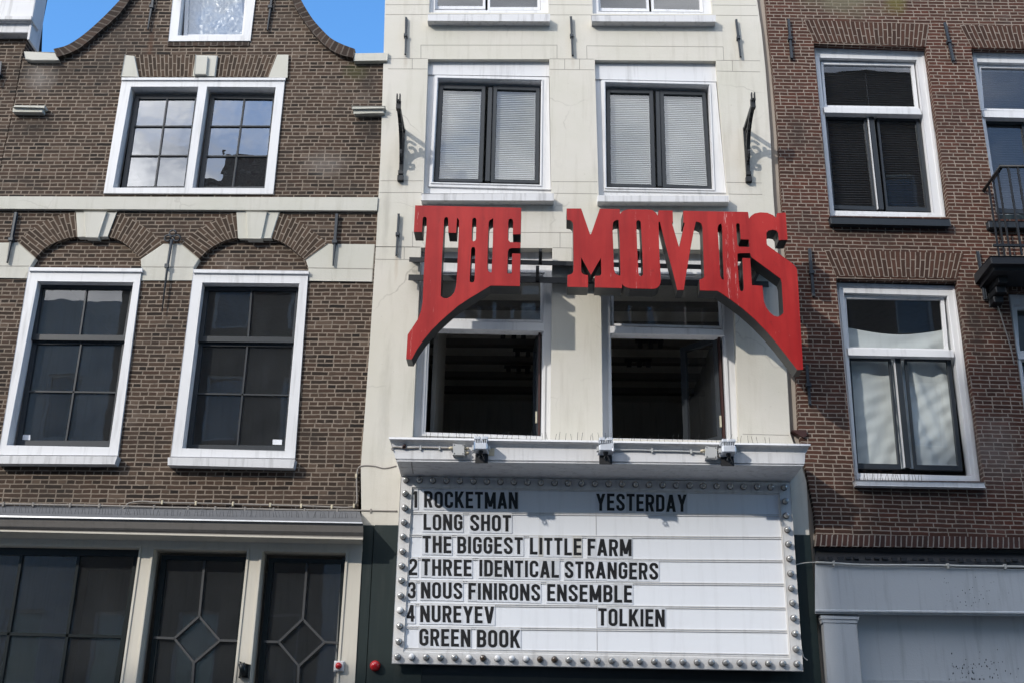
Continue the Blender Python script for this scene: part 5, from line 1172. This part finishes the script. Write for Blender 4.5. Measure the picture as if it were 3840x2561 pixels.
for i in range(3): MB().box((xr0+.03, YR-.02-.5*(i+.5)/3.2, (zf_+zr_)/2), (.02, .02, zr_-zf_-.03)).build('baluster', M['iron'], t)
MB().box(((x0+x1)/2, YB-.001, zf_+.14), (x1-x0-.1, .03, .03)).build('lower_rail', M['iron'], t)
q = P(cK, -.1, (295,560),(480,560),(480,890),(300,890)); MB().prism([q[0], Vector((q[0].x+1.2, q[0].y)), Vector((q[0].x+1.2, q[3].y)), q[3]], .04, .07).build('door_panel', M['green'], t)
# cables
cable('wall_cable', 'thick grey cable run along the ledge of the dark brick house', cE, -.03, ((-40,294),(100,296),(300,300),(480,303),(640,306),(720,308),(860,312),(1000,316),(1150,318),(1350,322),(1600,328),(1850,331),(2110,333),(2240,336),(2335,338)), .011, 'cable', ((20,297),(195,299),(412,304),(583,306),(905,316),(1107,321),(1265,322),(1440,325),(1607,330),(1790,334),(1982,336),(2180,336)), cm='cable')
cable('wall_cable', 'second cable with cream clips rising from the first one above the ledge', cE, -.03, ((712,335),(735,312),(760,290),(830,280),(900,284),(955,286),(1150,290),(1370,295),(1588,301),(1770,306),(1950,313),(2040,316),(2085,306),(2098,270),(2096,180),(2098,120),(2108,82),(2140,70),(2202,73),(2260,86),(2330,72)), .0095, 'cable', ((953,285),(1151,290),(1369,294),(1588,301),(1770,306),(1950,312),(2080,306),(2094,130)))
cable('wall_cable', 'pale sagging cable along the top of the grey shop fascia', cJ, YF-.025, ((118,632),(260,640),(450,652),(690,655),(950,655),(1140,658),(1300,662),(1580,665),(1731,668),(1900,672)), .014, 'cable_white', ((260,642),(1142,660),(1585,666)), cm='cable_white')
cable('wall_cable', 'loose thin wire crossing the gap beside the film board', cJ, -.12, ((-90,690),(-40,655),(20,640),(70,634),(118,632)), .006, 'cable_white')
cable('wall_cable', 'thin wire hanging down the brick under the balcony', cK, YR-.02, ((215,985),(240,1080),(270,1240),(310,1370),(370,1568),(400,1700)), .007, 'cable')
cable('wall_cable', 'short white wire end curling out at the lower corner of the film board', cJ, -.16, ((8,1275),(15,1320),(30,1365),(58,1390)), .006, 'cable_white')
def spikes(name, label, c, Y, a, b, n, h, mat='zinc', seed=1):
    p, q = P(c, Y, a, b); mb = MB(); rr = random.Random(seed)
    for i in range(n):
        o_ = lerp(p, q, (i + rr.uniform(-.3, .3))/n); hh = h*rr.uniform(.6, 1.1); dx = rr.uniform(-.35, .35)*hh
        mb.tube([(o_.x, Y, o_.y-.01), (o_.x+dx*.5, Y-.01, o_.y+hh*.55), (o_.x+dx, Y-.035, o_.y+hh)], .0022, 4)
    o = mb.build(name, M[mat], base=(p.x, Y, p.y)); tag(o, label, 'bird spikes', 'bird spike strips'); o['kind'] = 'stuff'
spikes('bird_spikes', 'row of thin wire bird spikes on the zinc ledge of the dark brick house', cE, -.30, (-20,345), (2110,380), 110, .10)
spikes('bird_spikes', 'row of thin wire bird spikes on top of the film board cornice', cI, -.6, (330,52), (2100,80), 60, .075, 'iron', 2)
spikes('bird_spikes', 'short row of wire bird spikes on the sill below the white sheet', cH, YR-.05, (650,1405), (1045,1410), 24, .11, 'wood_red', 4)
